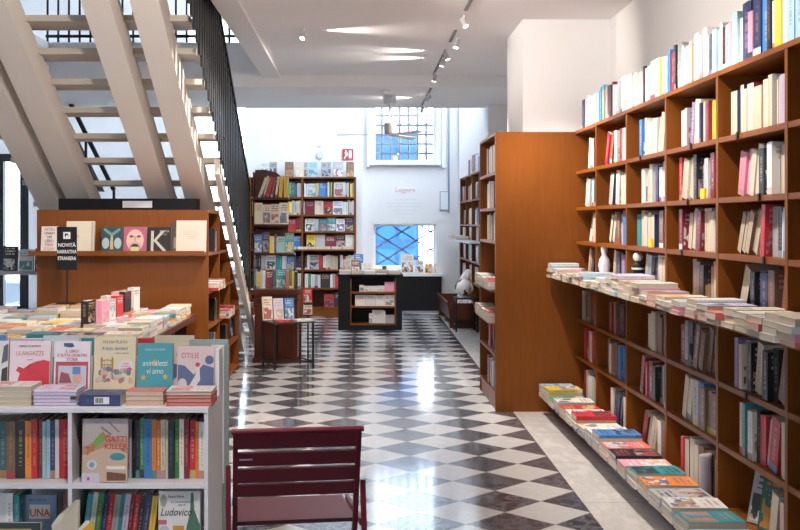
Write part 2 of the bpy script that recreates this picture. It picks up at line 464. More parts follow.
# back wall built as pieces round its openings
YB = 16.7
def wallpiece(k, x0, x1, z0, z1, y0=YB, y1=YB + .35): return struct('wall_back_%d' % k, (x0, y0, z0, x1, y1, z1), WALL)
W1 = (.21, 1.20); LW = (.72, 1.415); UW = (2.39, 3.9)          # street windows
SW = (-2.75, -1.78)                                              # window behind the stairs
DR = (-5.62, -5.36)                                              # glass door
wallpiece(1, -6.2, DR[0] - .12, 0, 6.2)
wallpiece(2, DR[0] - .12, DR[1] + .14, 2.52, 6.2)
wallpiece(3, DR[1] + .14, SW[0], 0, 6.2)
wallpiece(4, SW[0], SW[1], 0, .7); wallpiece(5, SW[0], SW[1], 3.5, 4.2); wallpiece(15, SW[0], SW[1], 5.7, 6.2)
wallpiece(6, SW[1], W1[0], 0, 6.2)
wallpiece(7, W1[0], W1[1], 0, LW[0]); wallpiece(8, W1[0], W1[1], LW[1], UW[0]); wallpiece(9, W1[0], W1[1], UW[1], 6.2)
wallpiece(10, W1[1], 1.92, 0, 6.2)
wallpiece(11, -1.78, .035, 0, 4.2, YB - .14, YB)                # thicker wall left of the niche
wallpiece(12, 1.55, 1.92, 0, 4.2, YB - .14, YB)

def window(name, x0, x1, z0, z1, nx, nz, bar, mat, y=YB + .12, diag=False, frame=.035):
    w = bpy.data.objects.new(name, None); COLL.objects.link(w); w['kind'] = 'structure'
    fr = MB()
    for b in ((x0, y, z0, x0 + frame, y + .06, z1), (x1 - frame, y, z0, x1, y + .06, z1), (x0 + frame, y, z0, x1 - frame, y + .06, z0 + frame), (x0 + frame, y, z1 - frame, x1 - frame, y + .06, z1)): fr.box(*b)
    fr.build('window_frame', WHITEP, w)
    box('window_pane', (x0 + frame, y + .025, z0 + frame, x1 - frame, y + .03, z1 - frame), GLASS, w)
    gr = MB(); yg = y + .15
    if diag:
        W_, H_ = x1 - x0, z1 - z0; st = .285
        k = -8
        for sgn in (1, -1):
            for q in range(-12, 14):
                c0 = q * st
                pts = []
                # line z = sgn*.62*(x) + c0, clipped to the opening
                for xx in [x0 + W_ * i / 60 for i in range(61)]:
                    zz = z0 + sgn * .62 * (xx - x0) + c0
                    if z0 <= zz <= z1: pts.append((xx, yg, zz))
                if len(pts) > 2: gr.bar(pts[0], pts[-1], bar, bar)
    else:
        for i in range(1, nx): gr.bar((x0 + (x1 - x0) * i / nx, yg, z0), (x0 + (x1 - x0) * i / nx, yg, z1), bar, bar, 6)
        for i in range(1, nz): gr.bar((x0, yg - .02, z0 + (z1 - z0) * i / nz), (x1, yg - .02, z0 + (z1 - z0) * i / nz), bar, bar, 6)
    if gr.v: gr.build('grille', mat, w)
    return w
GRM = flat((.12, .14, .19), .5, .0, 'grey_iron')
window('window_1', W1[0], W1[1], UW[0], UW[1], 7, 10, .042, GRM)
window('window_2', W1[0], W1[1], LW[0], LW[1], 4, 3, .024, flat((.10, .09, .13), .5, 0, 'dark_iron'), diag=True)
window('window_3', SW[0], SW[1], .7, 3.5, 2, 4, .05, WHITEP)
window('window_4', SW[0], SW[1], 4.2, 5.7, 3, 3, .05, WHITEP)
# window sills and the open inner casements
struct('sill_1', (W1[0] - .06, YB - .10, UW[0] - .05, W1[1] + .06, YB, UW[0]), WHITEP)
struct('trim_3', (W1[1] + .09, YB - .10, 2.30, W1[1] + .13, YB, 3.9), WHITEP)
struct('trim_4', (W1[0] - .10, YB - .10, 2.30, W1[0] - .06, YB, 3.9), WHITEP)
struct('trim_5', (1.385, YB - .05, 1.6, 1.41, YB, 3.9), flat((.25, .28, .38), .5))
# glass street door
d1 = bpy.data.objects.new('door_1', None); COLL.objects.link(d1); d1['kind'] = 'structure'
f = MB()
for b in ((DR[0] - .12, YB, 0, DR[0], YB + .12, 2.52), (DR[1], YB, 0, DR[1] + .14, YB + .12, 2.52), (DR[0], YB, 2.40, DR[1], YB + .12, 2.52), (DR[0], YB, 0, DR[1], YB + .12, .12)): f.box(*b)
f.build('door_frame', BLACKM, d1); box('door_pane', (DR[0], YB + .05, .12, DR[1], YB + .056, 2.40), GLASS, d1)
# house across the street with its blue shutters
hs = thing('house', 'white rendered house across the street seen through the barred window', 'building', (3.4, 25.0, -1.05))
box('facade', (-1.6, 0, 0, 3, .4, 9), flat((.82, .82, .82), .9), hs)
def shutter(x, y, z, w, h, label):
    s = thing('shutter', label, 'shutter', (x, y, z))
    m1 = flat((.012, .085, .21), .45, 0, 'blue_gloss_paint'); m2 = flat((.016, .115, .27), .45, 0, 'light_blue_gloss_paint')
    o = MB().box(0, 0, 0, w, .05, h).build('leaf', m1, s)
    for (a, b2) in ((.06, .46), (.54, .94)):
        for (c, d2) in ((.04, .24), (.28, .50), (.54, .74), (.78, .97)):
            MB().box(w * a, -.02, h * c, w * b2, 0, h * d2).build('raised_panel', m2, s)
    return s
shutter(.27, 18.6, -1.05, .76, 4.05, 'blue panelled door leaf standing open in the street behind window bars')
# parked car seen through the glass door
car = thing('car', 'silver parked car in the street behind the glass door', 'car', (-6.9, 20.2, -1.05), 0)
cm = flat((.16, .18, .21), .25, .3, 'silver_car_paint')
MB().prism([(-1.9, 0, .3), (1.9, 0, .3), (1.95, 0, .75), (1.2, 0, .9), (.7, 0, 1.38), (-.9, 0, 1.42), (-1.6, 0, .95), (-1.95, 0, .85)], (0, 1.6, 0)).build('body', cm, car)
MB().prism([(1.05, -.01, .93), (.66, -.01, 1.32), (-.85, -.01, 1.36), (-1.4, -.01, .95)], (0, .02, 0)).build('side_window', flat((.04, .05, .07), .1), car)
for x in (-1.2, 1.2): MB().bar((x, -.04, .32), (x, .2, .32), .62, .62, 18).build('wheel', BLACKP, car)

# ================================================================== STAIRCASE
SL = .57
def under(Y): return 1.68 - SL * (Y - 8.76)
st = thing('staircase', 'white stringer staircase with oak treads and dense black railing', 'staircase', (-1.9, 11.6, 0))
sx, sy = 1.9, -11.6
def slocal(mb):
    mb.v = [(x + 1.9, y - 11.6, z) for x, y, z in mb.v]; return mb
for (x0, x1) in ((-2.72, -2.53), (-2.45, -2.25), (-1.77, -1.59), (-1.46, -1.275)):
    ya, yb = 5.9, 11.68
    m = MB().prism([(x0, ya, under(ya)), (x0, yb, under(yb)), (x0, yb + .1, under(yb)), (x0, yb + .1, under(yb) + .17), (x0, ya, under(ya) + .235)], (x1 - x0, 0, 0))
    slocal(m).build('stringer', BEAM, st)
m = MB().prism([(-1.17, 8.5, under(8.5)), (-1.17, 11.6, under(11.6)), (-1.17, 11.6, under(11.6) + .12), (-1.17, 8.5, under(8.5) + .12)], (.045, 0, 0))
slocal(m).build('side_stringer', BEAM, st)
tz = lambda Y: EYE + 5.45 - SL * Y
for k in range(-3, 17):
    Y = 7.12 + .304 * k; z = tz(Y)
    if z < .1: break
    slocal(MB().box(-2.85, Y, z - .042, -1.15, Y + .35, z)).build('tread', STEPW, st)
    if Y < 10.3: slocal(MB().box(-1.15, Y + .17, z - .04, -1.085, Y + .20, z - .015)).build('rail_bracket', BLACKM, st)
for xr, nm in ((-1.10, 'railing'),):
    hr = MB()
    ya, yb = 5.6, 10.5
    hr.prism([(xr - .02, ya, tz(ya) + .83), (xr - .02, yb, tz(yb) + .83), (xr - .02, yb, tz(yb) + .87), (xr - .02, ya, tz(ya) + .87)], (.04, 0, 0))
    hr.prism([(xr - .006, ya, tz(ya) + .72), (xr - .006, yb, tz(yb) + .72), (xr - .006, yb, tz(yb) + .74), (xr - .006, ya, tz(ya) + .74)], (.012, 0, 0))
    hr.bar((xr, yb - .02, max(0, tz(yb) - .1)), (xr, yb - .02, tz(yb) + .87), .03)
    rail = slocal(hr).build(nm, BLACKM, st)
    n = 0
    Y = ya + .06
    while Y < yb:
        z0 = max(0.01, tz(Y) - .16)
        slocal(MB().box(xr - .009, Y - .032, z0, xr + .009, Y + .032, tz(Y) + .83)).build('baluster', BLACKM, rail)
        Y += .115 if xr > -2 else .152; n += 1
# railing of the upper floor
ur = thing('landing_railing', 'black railing on the upper floor edge above the stairwell', 'railing', (-2.2, 11.3, 3.35))
MB().box(-1.15, -.015, .86, 1.15, .025, .90).box(-1.15, -.01, .06, 1.15, .01, .09).build('rails', BLACKM, ur)
for i in range(21): MB().box(-1.14 + i * .114, -.008, -.10, -1.12 + i * .114, .008, .86).build('baluster', BLACKM, ur)
rr_ = thing('stair_rail', 'black sloping handrail seen through the open treads', 'railing', (-3.1, 12.9, 0))
a_, b_ = P(58, 78, 12.9), P(114, 190, 12.9)
off_ = Vector((3.1, -12.9, 0))
MB().bar(a_ + off_, b_ + off_, .05, .05).build('handrail', BLACKM, rr_)
MB().prism([a_ + off_ + Vector((-.12, .02, -.02)), b_ + off_ + Vector((-.12, .02, -.02)), b_ + off_ + Vector((-.40, .02, -.02)), a_ + off_ + Vector((-.40, .02, -.02))], (0, .02, 0)).build('side_panel', flat((.10, .11, .14), .5), rr_)
MB().bar(a_ + off_ + Vector((-.46, 0, 0)), b_ + off_ + Vector((-.46, 0, 0)), .03, .03).build('lower_rail', BLACKM, rr_)
for q in (0, .5, 1):
    pz = a_.lerp(b_, q) + off_
    if pz.z > .1: MB().bar((pz.x, .0, 0), (pz.x, .0, pz.z), .03).build('post', BLACKM, rr_)
struct('beam_upper', (-6.2, 13.6, 4.35, -.9, 13.8, 4.75), BLACKP)

# ================================================================== RIGHT WALL BOOKCASE
MR = Matrix.Translation((1.64, 0, 0)) @ Matrix.Rotation(R(-90), 4, 'Z')   # local x = -Y world, local y = +X
UY = [8.06, 7.37, 6.53, 5.69, 4.87, 4.08, 3.26]
ROWS = [2.13, 1.83, 1.556, 1.30, 1.03, .716, .436, .135]
def mkcase(nm, label, loc, rz): return thing(nm, label, 'bookcase', loc, rz)
wb = mkcase('wall_bookcase', 'long orange-brown bookcase of square compartments along the white wall with two book ledges', (1.64, 8.06, 0), R(-90))
# local: x from 0 (far) to 4.8 (near)
L = lambda Y: 8.06 - Y
for y in UY[1:]: box('upright', (L(y) - .014, 0, .0, L(y) + .014, .278, 2.112), WOOD, wb)
for i in range(6):
    a = L(UY[i]) + (.014 if i else .002); b = L(UY[i + 1]) - .014
    for z in ROWS[1:]:
        if z == 1.03: continue
        box('shelf', (a, .002, z - .024, b, .27, z), WOODX, wb)
    box('back_panel', (a, .27, .0, b, .278, 2.11), WOOD, wb)
box('top_board', (.002, -.004, 2.112, L(UY[-1]) + .014, .278, 2.135), WOODX, wb)
box('upper_ledge', (.002, -.165, 1.012, L(UY[-1]), .0, 1.03), WOODX, wb)
for i in range(6):
    a = L(UY[i]) + (.014 if i else .002); b = L(UY[i + 1]) - .014
    box('shelf', (a, .0, 1.006, b, .27, 1.03), WOODX, wb)
box('lower_ledge', (.002, -.235, .112, L(UY[-1]), 0, .133), WOODX, wb)
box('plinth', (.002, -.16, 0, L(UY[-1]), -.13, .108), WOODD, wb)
# end panel of the pillar bookcase
pb = mkcase('pillar_bookcase', 'narrow bookcase on the white pillar with a tall plain orange-brown end panel', (1.03, 8.06, 0), R(90))
# local: x = +Y ... facing -X: use its own frame instead, x=-Y
pb.rotation_euler = (0, 0, R(-90)); pb.location = (1.03, 9.12, 0)
Lp = lambda Y: 9.12 - Y
box('end_panel', (Lp(8.095), 0, 0, Lp(8.065), .889, 2.13), WOOD, pb)
box('upright', (0, 0, 0, .028, .215, 2.11), WOOD, pb)
box('back_panel', (.028, .205, 0, Lp(8.095), .213, 2.11), WOOD, pb)
box('top_board', (0, 0, 2.11, Lp(8.095), .215, 2.13), WOODX, pb)
RP = [2.13, 1.83, 1.556, 1.30, .925, .67, .436, .135]
for z in RP[1:]: box('shelf', (.028, .001, z - .022, Lp(8.095), .2, z), WOODX, pb)
box('ledge', (0, -.03, .907, Lp(8.1), 0, .925), WOODX, pb); box('ledge', (0, -.03, .652, Lp(8.1), 0, .67), WOODX, pb)
box('plinth', (.028, .01, 0, Lp(8.095), .03, .112), WOOD, pb)

cells = {
 (1, 1): "e:28:L9 k:14:L9 w:26:L6 w:30:L2 C:36 C:42 s:30", (1, 2): "w:26:L6 p:32:L5 s:28:L4 a:26:L3 k:16 C:50 e:40", (1, 3): "w:24:F155 e:44:L6 C:60 C:40", (1, 4): "s:30:L12 e:40:L10 k:34:L8 B:36 e:40",
 (2, 1): "r:52:L11 B:36:L11 w:22 m:34 s:32 w:28 C:34 e:30", (2, 2): "s:38:L8 G:42:L8 w:34:L3 C:48 C:50 e:30", (2, 3): "k:26:L16 C:48:L16 B:32 s:30 v:32 b:30 s:28 e:26", (2, 4): "_:60 e:46:L6 n:52 k:26 v:32 s:42 B:34",
 (3, 1): "w:16 y:22 b:50 w:12 G:74 C:70:L7 C:50", (3, 2): "w:28 C:44 C:52 n:18 w:38 k:18 C:34 s:30", (3, 3): "t:34 l:16 C:66 C:62 B:66 n:26 r:22 C:24", (3, 4): "_:40 s:44:L7 k:32:L6 v:46:L4 C:60 B:40",
 (4, 1): "w:66 s:20 v:52:L4 e:44:L3 n:12 C:40 m:26 y:24 G:46 G:40", (4, 2): "r:22 C:74:L6 k:44 s:46 w:26 m:24 y:28 s:30", (4, 3): "m:24 C:78:L5 m:30:L3 e:44 C:52 C:50", (4, 4): "w:24:F140 B:54 k:30 G:62 G:56",
 (5, 1): "C:48 C:50 C:46 G:48 G:46 G:50 G:44 u:30 y:46", (5, 2): "p:88:L6 e:68:L6 k:32 w:62 G:52 B:24 y:28 s:28", (5, 3): "G:62:L11 C:66:L11 r:56:L2 s:52 k:26 w:24 l:90", (5, 4): "C:52:L13 _:50 k:66 n:52 B:44 m:64:L7 C:28",
 (1, 5): "s:34 B:50 B:52 r:42 m:40 B:60", (2, 5): "m:34 B:52 k:28 n:34 k:26 B:36", (3, 5): "e:84 B:110", (4, 5): "m:34 s:42 k:26 B:88:L8 _:50 B:36", (5, 5): "v:34 e:28 s:38 k:34 e:50:L5 k:84 k:44 B:62:L8",
 (1, 6): "r:44 k:24 s:28 w:22 r:28 m:44", (2, 6): "B:38 w:18 B:44 B:40 b:88 k:24", (3, 6): "m:38:L7 r:36 m:32 k:44 s:28 k:44", (4, 6): "e:62:L8 s:42 b:24 B:66 B:70", (5, 6): "e:28 t:24 o:28 w:38 k:28 r:44 s:36:L6 r:60:L6 e:52",
 (1, 7): "m:34 e:40 w:56:H200 C:84:H205", (2, 7): "r:24 w:24 k:28:L5 n:56:L8 w:22 e:40", (3, 7): "m:34:L14 C:56:L14 e:36:L10 w:24 B:60", (4, 7): "r:16 C:62 G:30 B:92 s:36", (5, 7): "C:70:L6 G:44 n:60",
}
for (bay, row), s in cells.items():
    x0 = -UY[bay - 1] + .016; x1 = -UY[bay] - .016
    z = ROWS[row]
    hmax = ROWS[row - 1] - z - .032
    s = ' '.join(re.sub(r':L(\d+)', lambda m: ':L%d' % min(24, int(int(m.group(1)) * 2.1)), q) for q in s.split())
    fill((MR, x0, x1, z), s, 'paperback', f"from far end of {ordn(row - 1)} shelf, {ordn(bay - 1)} bay from end panel", 'wall bookcase shelf books', min(hmax, .235), hr=(.82, .97), fit=random.uniform(.85, .94) if row < 5 else (random.uniform(.66, .82) if (bay, row) != (5, 7) else None), setback=(.035, .075) if row < 5 else (.012, .04))
# row of books standing on the top board
top = ("k:70:H205 n:80:H215:h w:26 p:22 w:70:H225 w:30 p:44 w:34 s:40 l:44:H170 l:28 b:26:H240 t:60:H245:h o:20 l:34:H235 m:60:H225 k:44:H215 w:36 m:24:H225 w:26 l:52 s:34 w:74:H225 w:72:H220 w:60 w:40 s:18 "
       "w:42 e:28 w:36 o:22:H215 k:26 w:38 l:34 w:64 w:60:H225 y:22 s:28 w:30 w:36 b:30:H235 r:36 w:22 k:24:H240 s:60:H240:h w:24 l:60 w:26 e:30 q:22 w:58:H235 s:30 w:42:H240 w:26 n:18 l:44 a:40 w:24 k:28 s:38 p:26 a:46:H235 w:30 "
       "n:70:H255:h p:36:H200 n:58:H250 b:52:H235 k:24:H230 w:30 y:46:H225 w:26 l:100:H295 w:60:H290")
fill((MR, -8.03, -3.90, 2.135), top, 'softback', 'from the end panel along top of wall bookcase', 'books on top of wall bookcase', .225, fit=.985, fitmax=.1, setback=(.01, .03), dep=(.13, .16), hr=(.86, 1.0))
# piles on the upper ledge
Y = 7.95; k = 0
while Y > 3.42:
    n = random.choice((2, 3, 3, 4)) if k not in (0, 12, 13) else 5
    cols = [random.choice('wwwwcceeuslpq') for _ in range(n)]
    pile(1.533 + random.uniform(-.012, .012), Y, 1.03, n, f"{ordn(k)} pile from end panel, upper wall ledge", cols, kind='softback', size=(.142, .213), th=(.016, .028), wob=2.0, group='piles on the upper wall ledge', near=Y < 5.6, xr=.012)
    Y -= .152; k += 1
# piles on the lower ledge
lows = [('l', 4, .06), ('y', 4, 0), ('g', 3, 0), ('w', 3, 0), ('r', 3, 0), ('w', 3, 0), ('r', 4, 0), ('c', 3, 0), ('w', 3, 0), ('b', 4, 0), ('q', 3, 0), ('k', 3, 0), ('p', 3, 0), ('t', 3, 0), ('o', 3, 0), ('s', 3, 0), ('w', 3, 0), ('t', 3, 0), ('w', 2, 0)]
for k, (c, n, q) in enumerate(lows):
    Yk = 7.92 - k * .203
    cols = [random.choice('wwwcesulpb') for _ in range(n - 1)] + [c]
    pile(1.475, Yk, .133, n, f"{ordn(k)} pile from end panel, lower wall ledge", cols, kind='softback', size=(.178, .252), th=(.017, .030), wob=3.0, group='piles on the lower wall ledge', near=True, art=1)
# books leaning with their covers turned to the room on the lower ledge
def lean_face(Yw, x, c, w, h, t, yaw, lean, label, ink=None, ink2=None, z=.136):
    return book('hardback', t, w, h, 'face', COL[c][0], T(x, Yw, z, yaw, -lean), label, 'cover-out books on the lower wall shelf', near=True, art=1, ink=ink, ink2=ink2, hard=False)
lean_face(4.56, 1.73, 's', .15, .235, .022, R(-62), R(14), 'book with grey photograph cover leaning in bottom shelf of nearest full bay', (.02, .02, .02), (.7, .7, .7))
lean_face(4.445, 1.735, 'd', .15, .235, .03, R(-62), R(11), 'green book with bright floral cover leaning in bottom shelf of nearest full bay', (.6, .25, .04), (.2, .45, .1))

# figurines and small things on the wall shelves
fg = thing('figurine', 'slim white statuette on the upper ledge in second bay', 'figurine', (1.665, 7.22, 1.03))
MB().lathe([(.035, 0), (.04, .02), (.03, .06), (.042, .12), (.034, .16), (.016, .19), (.022, .21), (.024, .235), (.012, .26)], n=16).build('body', flat((.70, .66, .76), .4), fg, True)
fg2 = thing('figurine', 'black and white patterned figure standing behind the upper ledge piles', 'figurine', (1.668, 6.36, 1.03))
b = MB().lathe([(.04, 0), (.04, .02), (.02, .03), (.03, .1), (.036, .15), (.014, .18)], n=14).build('body', BLACKP, fg2, True)
MB().sphere((0, 0, .205), .03, 14, 8).build('head', flat((.8, .78, .75), .4), fg2, True)
for z in (.05, .09, .13): MB().lathe([(.037, z), (.039, z + .012)], n=14).build('white_band', flat((.8, .78, .75), .4), fg2)
fl = thing('leaflet_block', 'upright fanned block of pale lilac leaflets on the lower ledge', 'leaflets', (1.672, 5.03, .134))
m = MB()
for i in range(12):
    a = R(-60 + i * 10); m.prism([(0, 0, 0), (math.cos(a) * -.06, math.sin(a) * .06, 0), (math.cos(a) * -.06, math.sin(a) * .06, .2), (0, 0, .215)], (.0, .003, 0))
m.build('leaves', flat((.58, .54, .57), .8), fl)
# small black shelf-label holders clipped to the boards
for (Yw, row) in ((5.25, 1), (5.3, 2), (5.4, 3), (4.6, 1), (4.3, 3), (4.5, 5), (6.2, 1), (4.35, 2)):
    o = MB().box(-.003, -.009, -.024, .003, .009, .006).build('label_clip', BLACKM, loc=(1.637, Yw, ROWS[row]))
    tag(o, f"small black label clip on {ordn(row - 1)} shelf edge, {ordn([i for i in range(6) if UY[i] >= Yw > UY[i+1]][0])} bay from end panel", 'label clip')

for (Yw, row, nb) in ((5.10, 2, 'fourth'), (6.02, 3, 'third')):
    o = MB().box(-.006, -.03, .0012, .006, .03, .05).build('shelf_tag', flat((.80, .58, .02), .5), loc=(1.652, Yw, ROWS[row])); tag(o, f"small yellow tag standing on the {ordn(row - 1)} shelf, {nb} bay from end panel", 'tag')
# books of the narrow pillar bookcase
MP = Matrix.Translation((1.03, 0, 0)) @ Matrix.Rotation(R(-90), 4, 'Z')
pcells = {1: "C:60 C:70 C:66 e:60 C:60 w:40 C:70 C:60 e:60 C:50 C:70 C:60", 2: "C:70 e:60 C:66 C:70 C:60 w:40 C:70 G:70 C:60 e:50 C:60", 3: "C:60 C:70 e:60 C:70 C:70 C:60 s:40 C:70 C:60 e:60 C:60",
          4: "k:20:F220:H285 k:20:F220:H285 s:20:F180:H270 w:20:F200:H260", 5: "p:20:F220:H215 p:20:F220:H215 u:20:F200:H205 p:20:F220:H210", 6: "g:60 w:50 g:40 r:60 m:50 w:60 n:50 r:60 g:50 w:50 k:60", 7: "r:50 b:60 y:60 l:50 o:50 w:50 g:50 b:60 y:50 r:60 t:50"}
for r_, s in pcells.items():
    fill((MP, -9.08, -8.11, RP[r_]), s, 'hardback', f"from far end of {ordn(r_ - 1)} shelf in narrow pillar bookcase", 'pillar bookcase books', min(.235, RP[r_ - 1] - RP[r_] - .035), setback=(.092, .094) if r_ in (4, 5) else (.012, .035))
for zl, nm, n in ((.925, 'upper', 4), (.67, 'lower', 4)):
    for k in range(6):
        cols = [random.choice('wceqpls') for _ in range(n)]
        pile(1.047, 9.03 - k * .158, zl, n, f"{ordn(k)} pile from far end, {nm} pillar bookcase ledge", cols, kind='softback', size=(.145, .125), th=(.014, .028), wob=2, group='piles on the pillar bookcase ledges')

# ================================================================== FAR RIGHT BOOKCASE, GLOBE STAND, TROUGH
fb = mkcase('far_bookcase', 'brown bookcase along the far part of the wall behind the white column', (1.56, 16.5, 0), R(-90))
MF = Matrix.Translation((1.56, 0, 0)) @ Matrix.Rotation(R(-90), 4, 'Z')
FU = [16.5, 15.65, 14.8, 13.95, 13.4]
for y in FU: box('upright', (16.5 - y - .014, 0, 0, 16.5 - y + .014, .26, 2.10), WOOD, fb)
FZ = [2.11, 1.76, 1.41, 1.19, .9, .6, .3]
for i in range(4):
    a, b2 = 16.5 - FU[i] + .014, 16.5 - FU[i + 1] - .014
    for z in FZ[1:]: box('shelf', (a, .001, z - .022, b2, .25, z), WOODX, fb)
    box('back_panel', (a, .25, 0, b2, .26, 2.10), WOOD, fb)
box('top_board', (-.014, 0, 2.10, 3.114, .26, 2.12), WOODX, fb)
box('ledge', (-.014, -.18, 1.168, 3.1, 0, 1.19), flat((.45, .42, .42), .5), fb)
fc = ["b:60 n:50 w:40 e:60 m:60 C:60 C:60", "b:70 r:50 y:60 C:70 e:60 w:60", "C:60 w:60 e:60 B:60 C:60 y:60", "w:50 C:60 e:60 s:60"]
for i in range(4):
    for r_ in (1, 2, 3, 4, 5):
        s = ' '.join(random.sample(fc[(i + r_) % 4].split(), 4))
        fill((MF, -FU[i] + .016, -FU[i + 1] - .016, FZ[r_]), s, 'hardback', f"from far end of {ordn(r_ - 1)} shelf, {ordn(i)} bay of far bookcase", 'far bookcase books', min(.24, FZ[r_ - 1] - FZ[r_] - .03), fit=.85, fitmax=.2)
fill((MF, -16.45, -13.6, 2.12), "n:60 k:70 w:50 _:100 r:90:H260 m:60:H250 s:90:H255 w:70 b:80 w:60 e:60 k:60", 'hardback', 'from far end along the top of far bookcase', 'far bookcase books', .24, fit=.95, fitmax=.3)
for k in range(5):
    pile(1.458, 16.3 - k * .3, 1.19, 2, f"{ordn(k)} pile from far end on far bookcase ledge", ['w', 'c'], size=(.16, .17), th=(.02, .035), group='piles on the far bookcase ledge')
gs = thing('globe_stand', 'small black metal side table carrying the white globe', 'side table', (1.40, 14.05, 0))
for x in (-.14, .14):
    for y in (-.16, .16): MB().box(x - .012, y - .012, 0, x + .012, y + .012, .43).build('leg', BLACKM, gs)
MB().box(-.155, -.175, .43, .155, .175, .45).build('table_top', BLACKM, gs)
MB().box(-.14, -.165, .08, .14, -.155, .095).box(-.14, .155, .08, .14, .165, .095).box(-.145, -.15, .08, -.135, .15, .095).box(.135, -.15, .08, .145, .15, .095).build('lower_rails', BLACKM, gs)
gl = thing('globe', 'white globe with black continents on a small black stand', 'globe', (1.355, 13.98, .45))
def globe_mat():
    m, nt, bs = nodes_of('black_and_white_globe'); g = N(nt)
    n = g.noise(g.coord(), 8.5, 2.0)
    nt.links.new(g.mix(g.m('GREATER_THAN', n, .54), (.8, .8, .78), (.02, .02, .02)), bs.inputs['Base Color']); bs.inputs['Roughness'].default_value = .35
    return m
MB().sphere((0, 0, .135), .108, 28, 16).build('ball', globe_mat(), gl, True)
MB().lathe([(.06, 0), (.06, .01), (.02, .025), (.02, .03)], n=18).build('foot', WHITEP, gl)
bg = thing('paper_bag', 'crumpled white paper bag behind the globe', 'bag', (1.42, 14.17, .45))
m = MB()
for i in range(7):
    a = i * .9; m.sphere((math.cos(a) * .03, math.sin(a) * .02, .10 + .035 * i), .07 - .003 * i, 9, 6, (1.0, .5, 1.1))
bo = m.build('crumpled_paper', flat((.78, .77, .75), .9), bg)
# dark trough of magazines along the wall
tr = thing('magazine_trough', 'long low dark wooden trough of magazines along the far wall', 'display bench', (1.39, 15.4, 0))
MB().prism([(-.16, 1.0, .10), (-.21, 1.0, .36), (-.19, 1.0, .36), (-.14, 1.0, .10)], (0, -2.0, 0)).build('front_board', WOODD, tr)
MB().box(-.14, -1, .08, .15, 1, .10).build('bottom_board', WOODD, tr)
for y in (-1.0, .98): MB().box(-.17, y, 0, .15, y + .02, .34).build('end_board', WOODD, tr)
for k in range(9):
    o = book('magazine', .03, .20, .27, 'face', COL['wscplwesw'[k]][0], T(1.40, 16.2 - k * .2, .115, R(-90), -R(30)), f"{COL['wscplwesw'[k]][1]} magazine, {ordn(k)} from far end of dark trough", 'magazines in the trough', art=1, cat='magazine')

# ================================================================== BACK WALL BOOKCASE
bb = mkcase('back_bookcase', 'brown two-bay bookcase against the back wall beside the exit sign', (-1.70, 16.22, 0), 0)
MBk = Matrix.Translation((-1.70, 16.22, 0))
BW = 1.64
for x in (0, .80, BW - .03): box('upright', (x, 0, 0, x + .03, .28, 2.11), WOOD, bb)
for (a, b2) in ((.03, .80), (.83, BW - .03)):
    for z in ROWS[1:]: box('shelf', (a, .001, z - .024, b2, .27, z), WOODX, bb)
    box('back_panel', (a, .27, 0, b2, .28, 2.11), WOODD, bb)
box('top_board', (0, -.005, 2.11, BW, .28, 2.132), WOODX, bb)
box('ledge', (.03, -.12, 1.006, BW - .03, 0, 1.03), WOODX, bb)
box('plinth', (.03, .01, 0, BW - .03, .03, .11), WOOD, bb)
bl = {1: "n:34 k:30 s:30 l:26:F150 r:34 g:34 d:36 s:24", 2: "y:50 y:40 o:36 n:26 s:40 b:30 y:40 s:30 e:30", 3: "w:30 k:40 l:40 r:26:F150 m:30", 4: "L:26:F140 t:26:F150 b:26:F150", 5: "k:40 s:30 w:26:F150 t:40 w:26 b:30:F150 n:30", 6: "g:40 k:40 r:30 s:40 w:30 m:40 k:40 B:40 e:30 w:30", 7: "w:26 k:30 m:30 r:30"}
br = {1: "y:30 w:20 y:24 o:24 b:30 w:22 l:24 w:26:F140 y:34 b:26:F140 w:26 g:28 y:20 k:26 w:26:F140 w:40 s:30 w:26 k:22 y:34 s:30", 2: "r:24 s:20 m:26:F150 e:26:F110 w:20 r:26:F145 w:26:F150 w:40 w:44 s:30 e:40 w:34", 3: "w:26:F150 s:24 t:26:F130 t:26:F140 w:26:F130 n:26:F140",
      4: "y:26:F140 s:26:F140 m:26:F160 k:26:F150 w:26:F130", 5: "k:30 w:24 s:26:F150 r:50 w:30 w:26 e:60 C:60 k:30 w:30 r:36 w:60 w:40", 6: "w:40 g:30 w:44 s:40 w:26 k:26:F150 w:26 s:30 r:40 w:36 m:30 r:34 w:44 w:36", 7: "r:26:F150 k:26:F160 w:30 w:30"}
for nm, tb, a, b2 in (('left', bl, .03, .80), ('right', br, .83, BW - .03)):
    for r_, s in tb.items():
        sb = (.012, .035)
        fill((MBk, a, b2, ROWS[r_]), s, 'hardback', f"in {ordn(r_ - 1)} shelf, {'stairs' if nm == 'left' else 'window'}-side bay of back bookcase", 'back bookcase books', min(.23, ROWS[r_ - 1] - ROWS[r_] - .035), setback=sb, fit=.95, fitmax=.062)
tops = [(264.5, 'w', 115), (273, 's', 115), (289, 'B', 130), (299, 'e', 120), (305.5, 's', 60), (313, 'l', 150), (326, 's', 160), (338, 's', 160), (350, 'B', 120)]
for k, (px, c, w) in enumerate(tops):
    X = (px - CX) / F * 16.3
    book('book', .03, w / 1000, .235, 'face', COL[c][0], T(X, 16.33, 2.134, 0, -R(8)), f"{COL[c][1]} cover-out book, {ordn(k)} from stairs on top of back bookcase", 'back bookcase books', art=1)
for k in range(9):
    X = -1.55 + k * .17
    pile(X, 16.155, 1.03, 1, f"{ordn(k)} pile from stairs along the back bookcase ledge", [random.choice('wwwe')], size=(.105, .155), th=(.03, .05), wob=1, group='books on the back bookcase ledge')
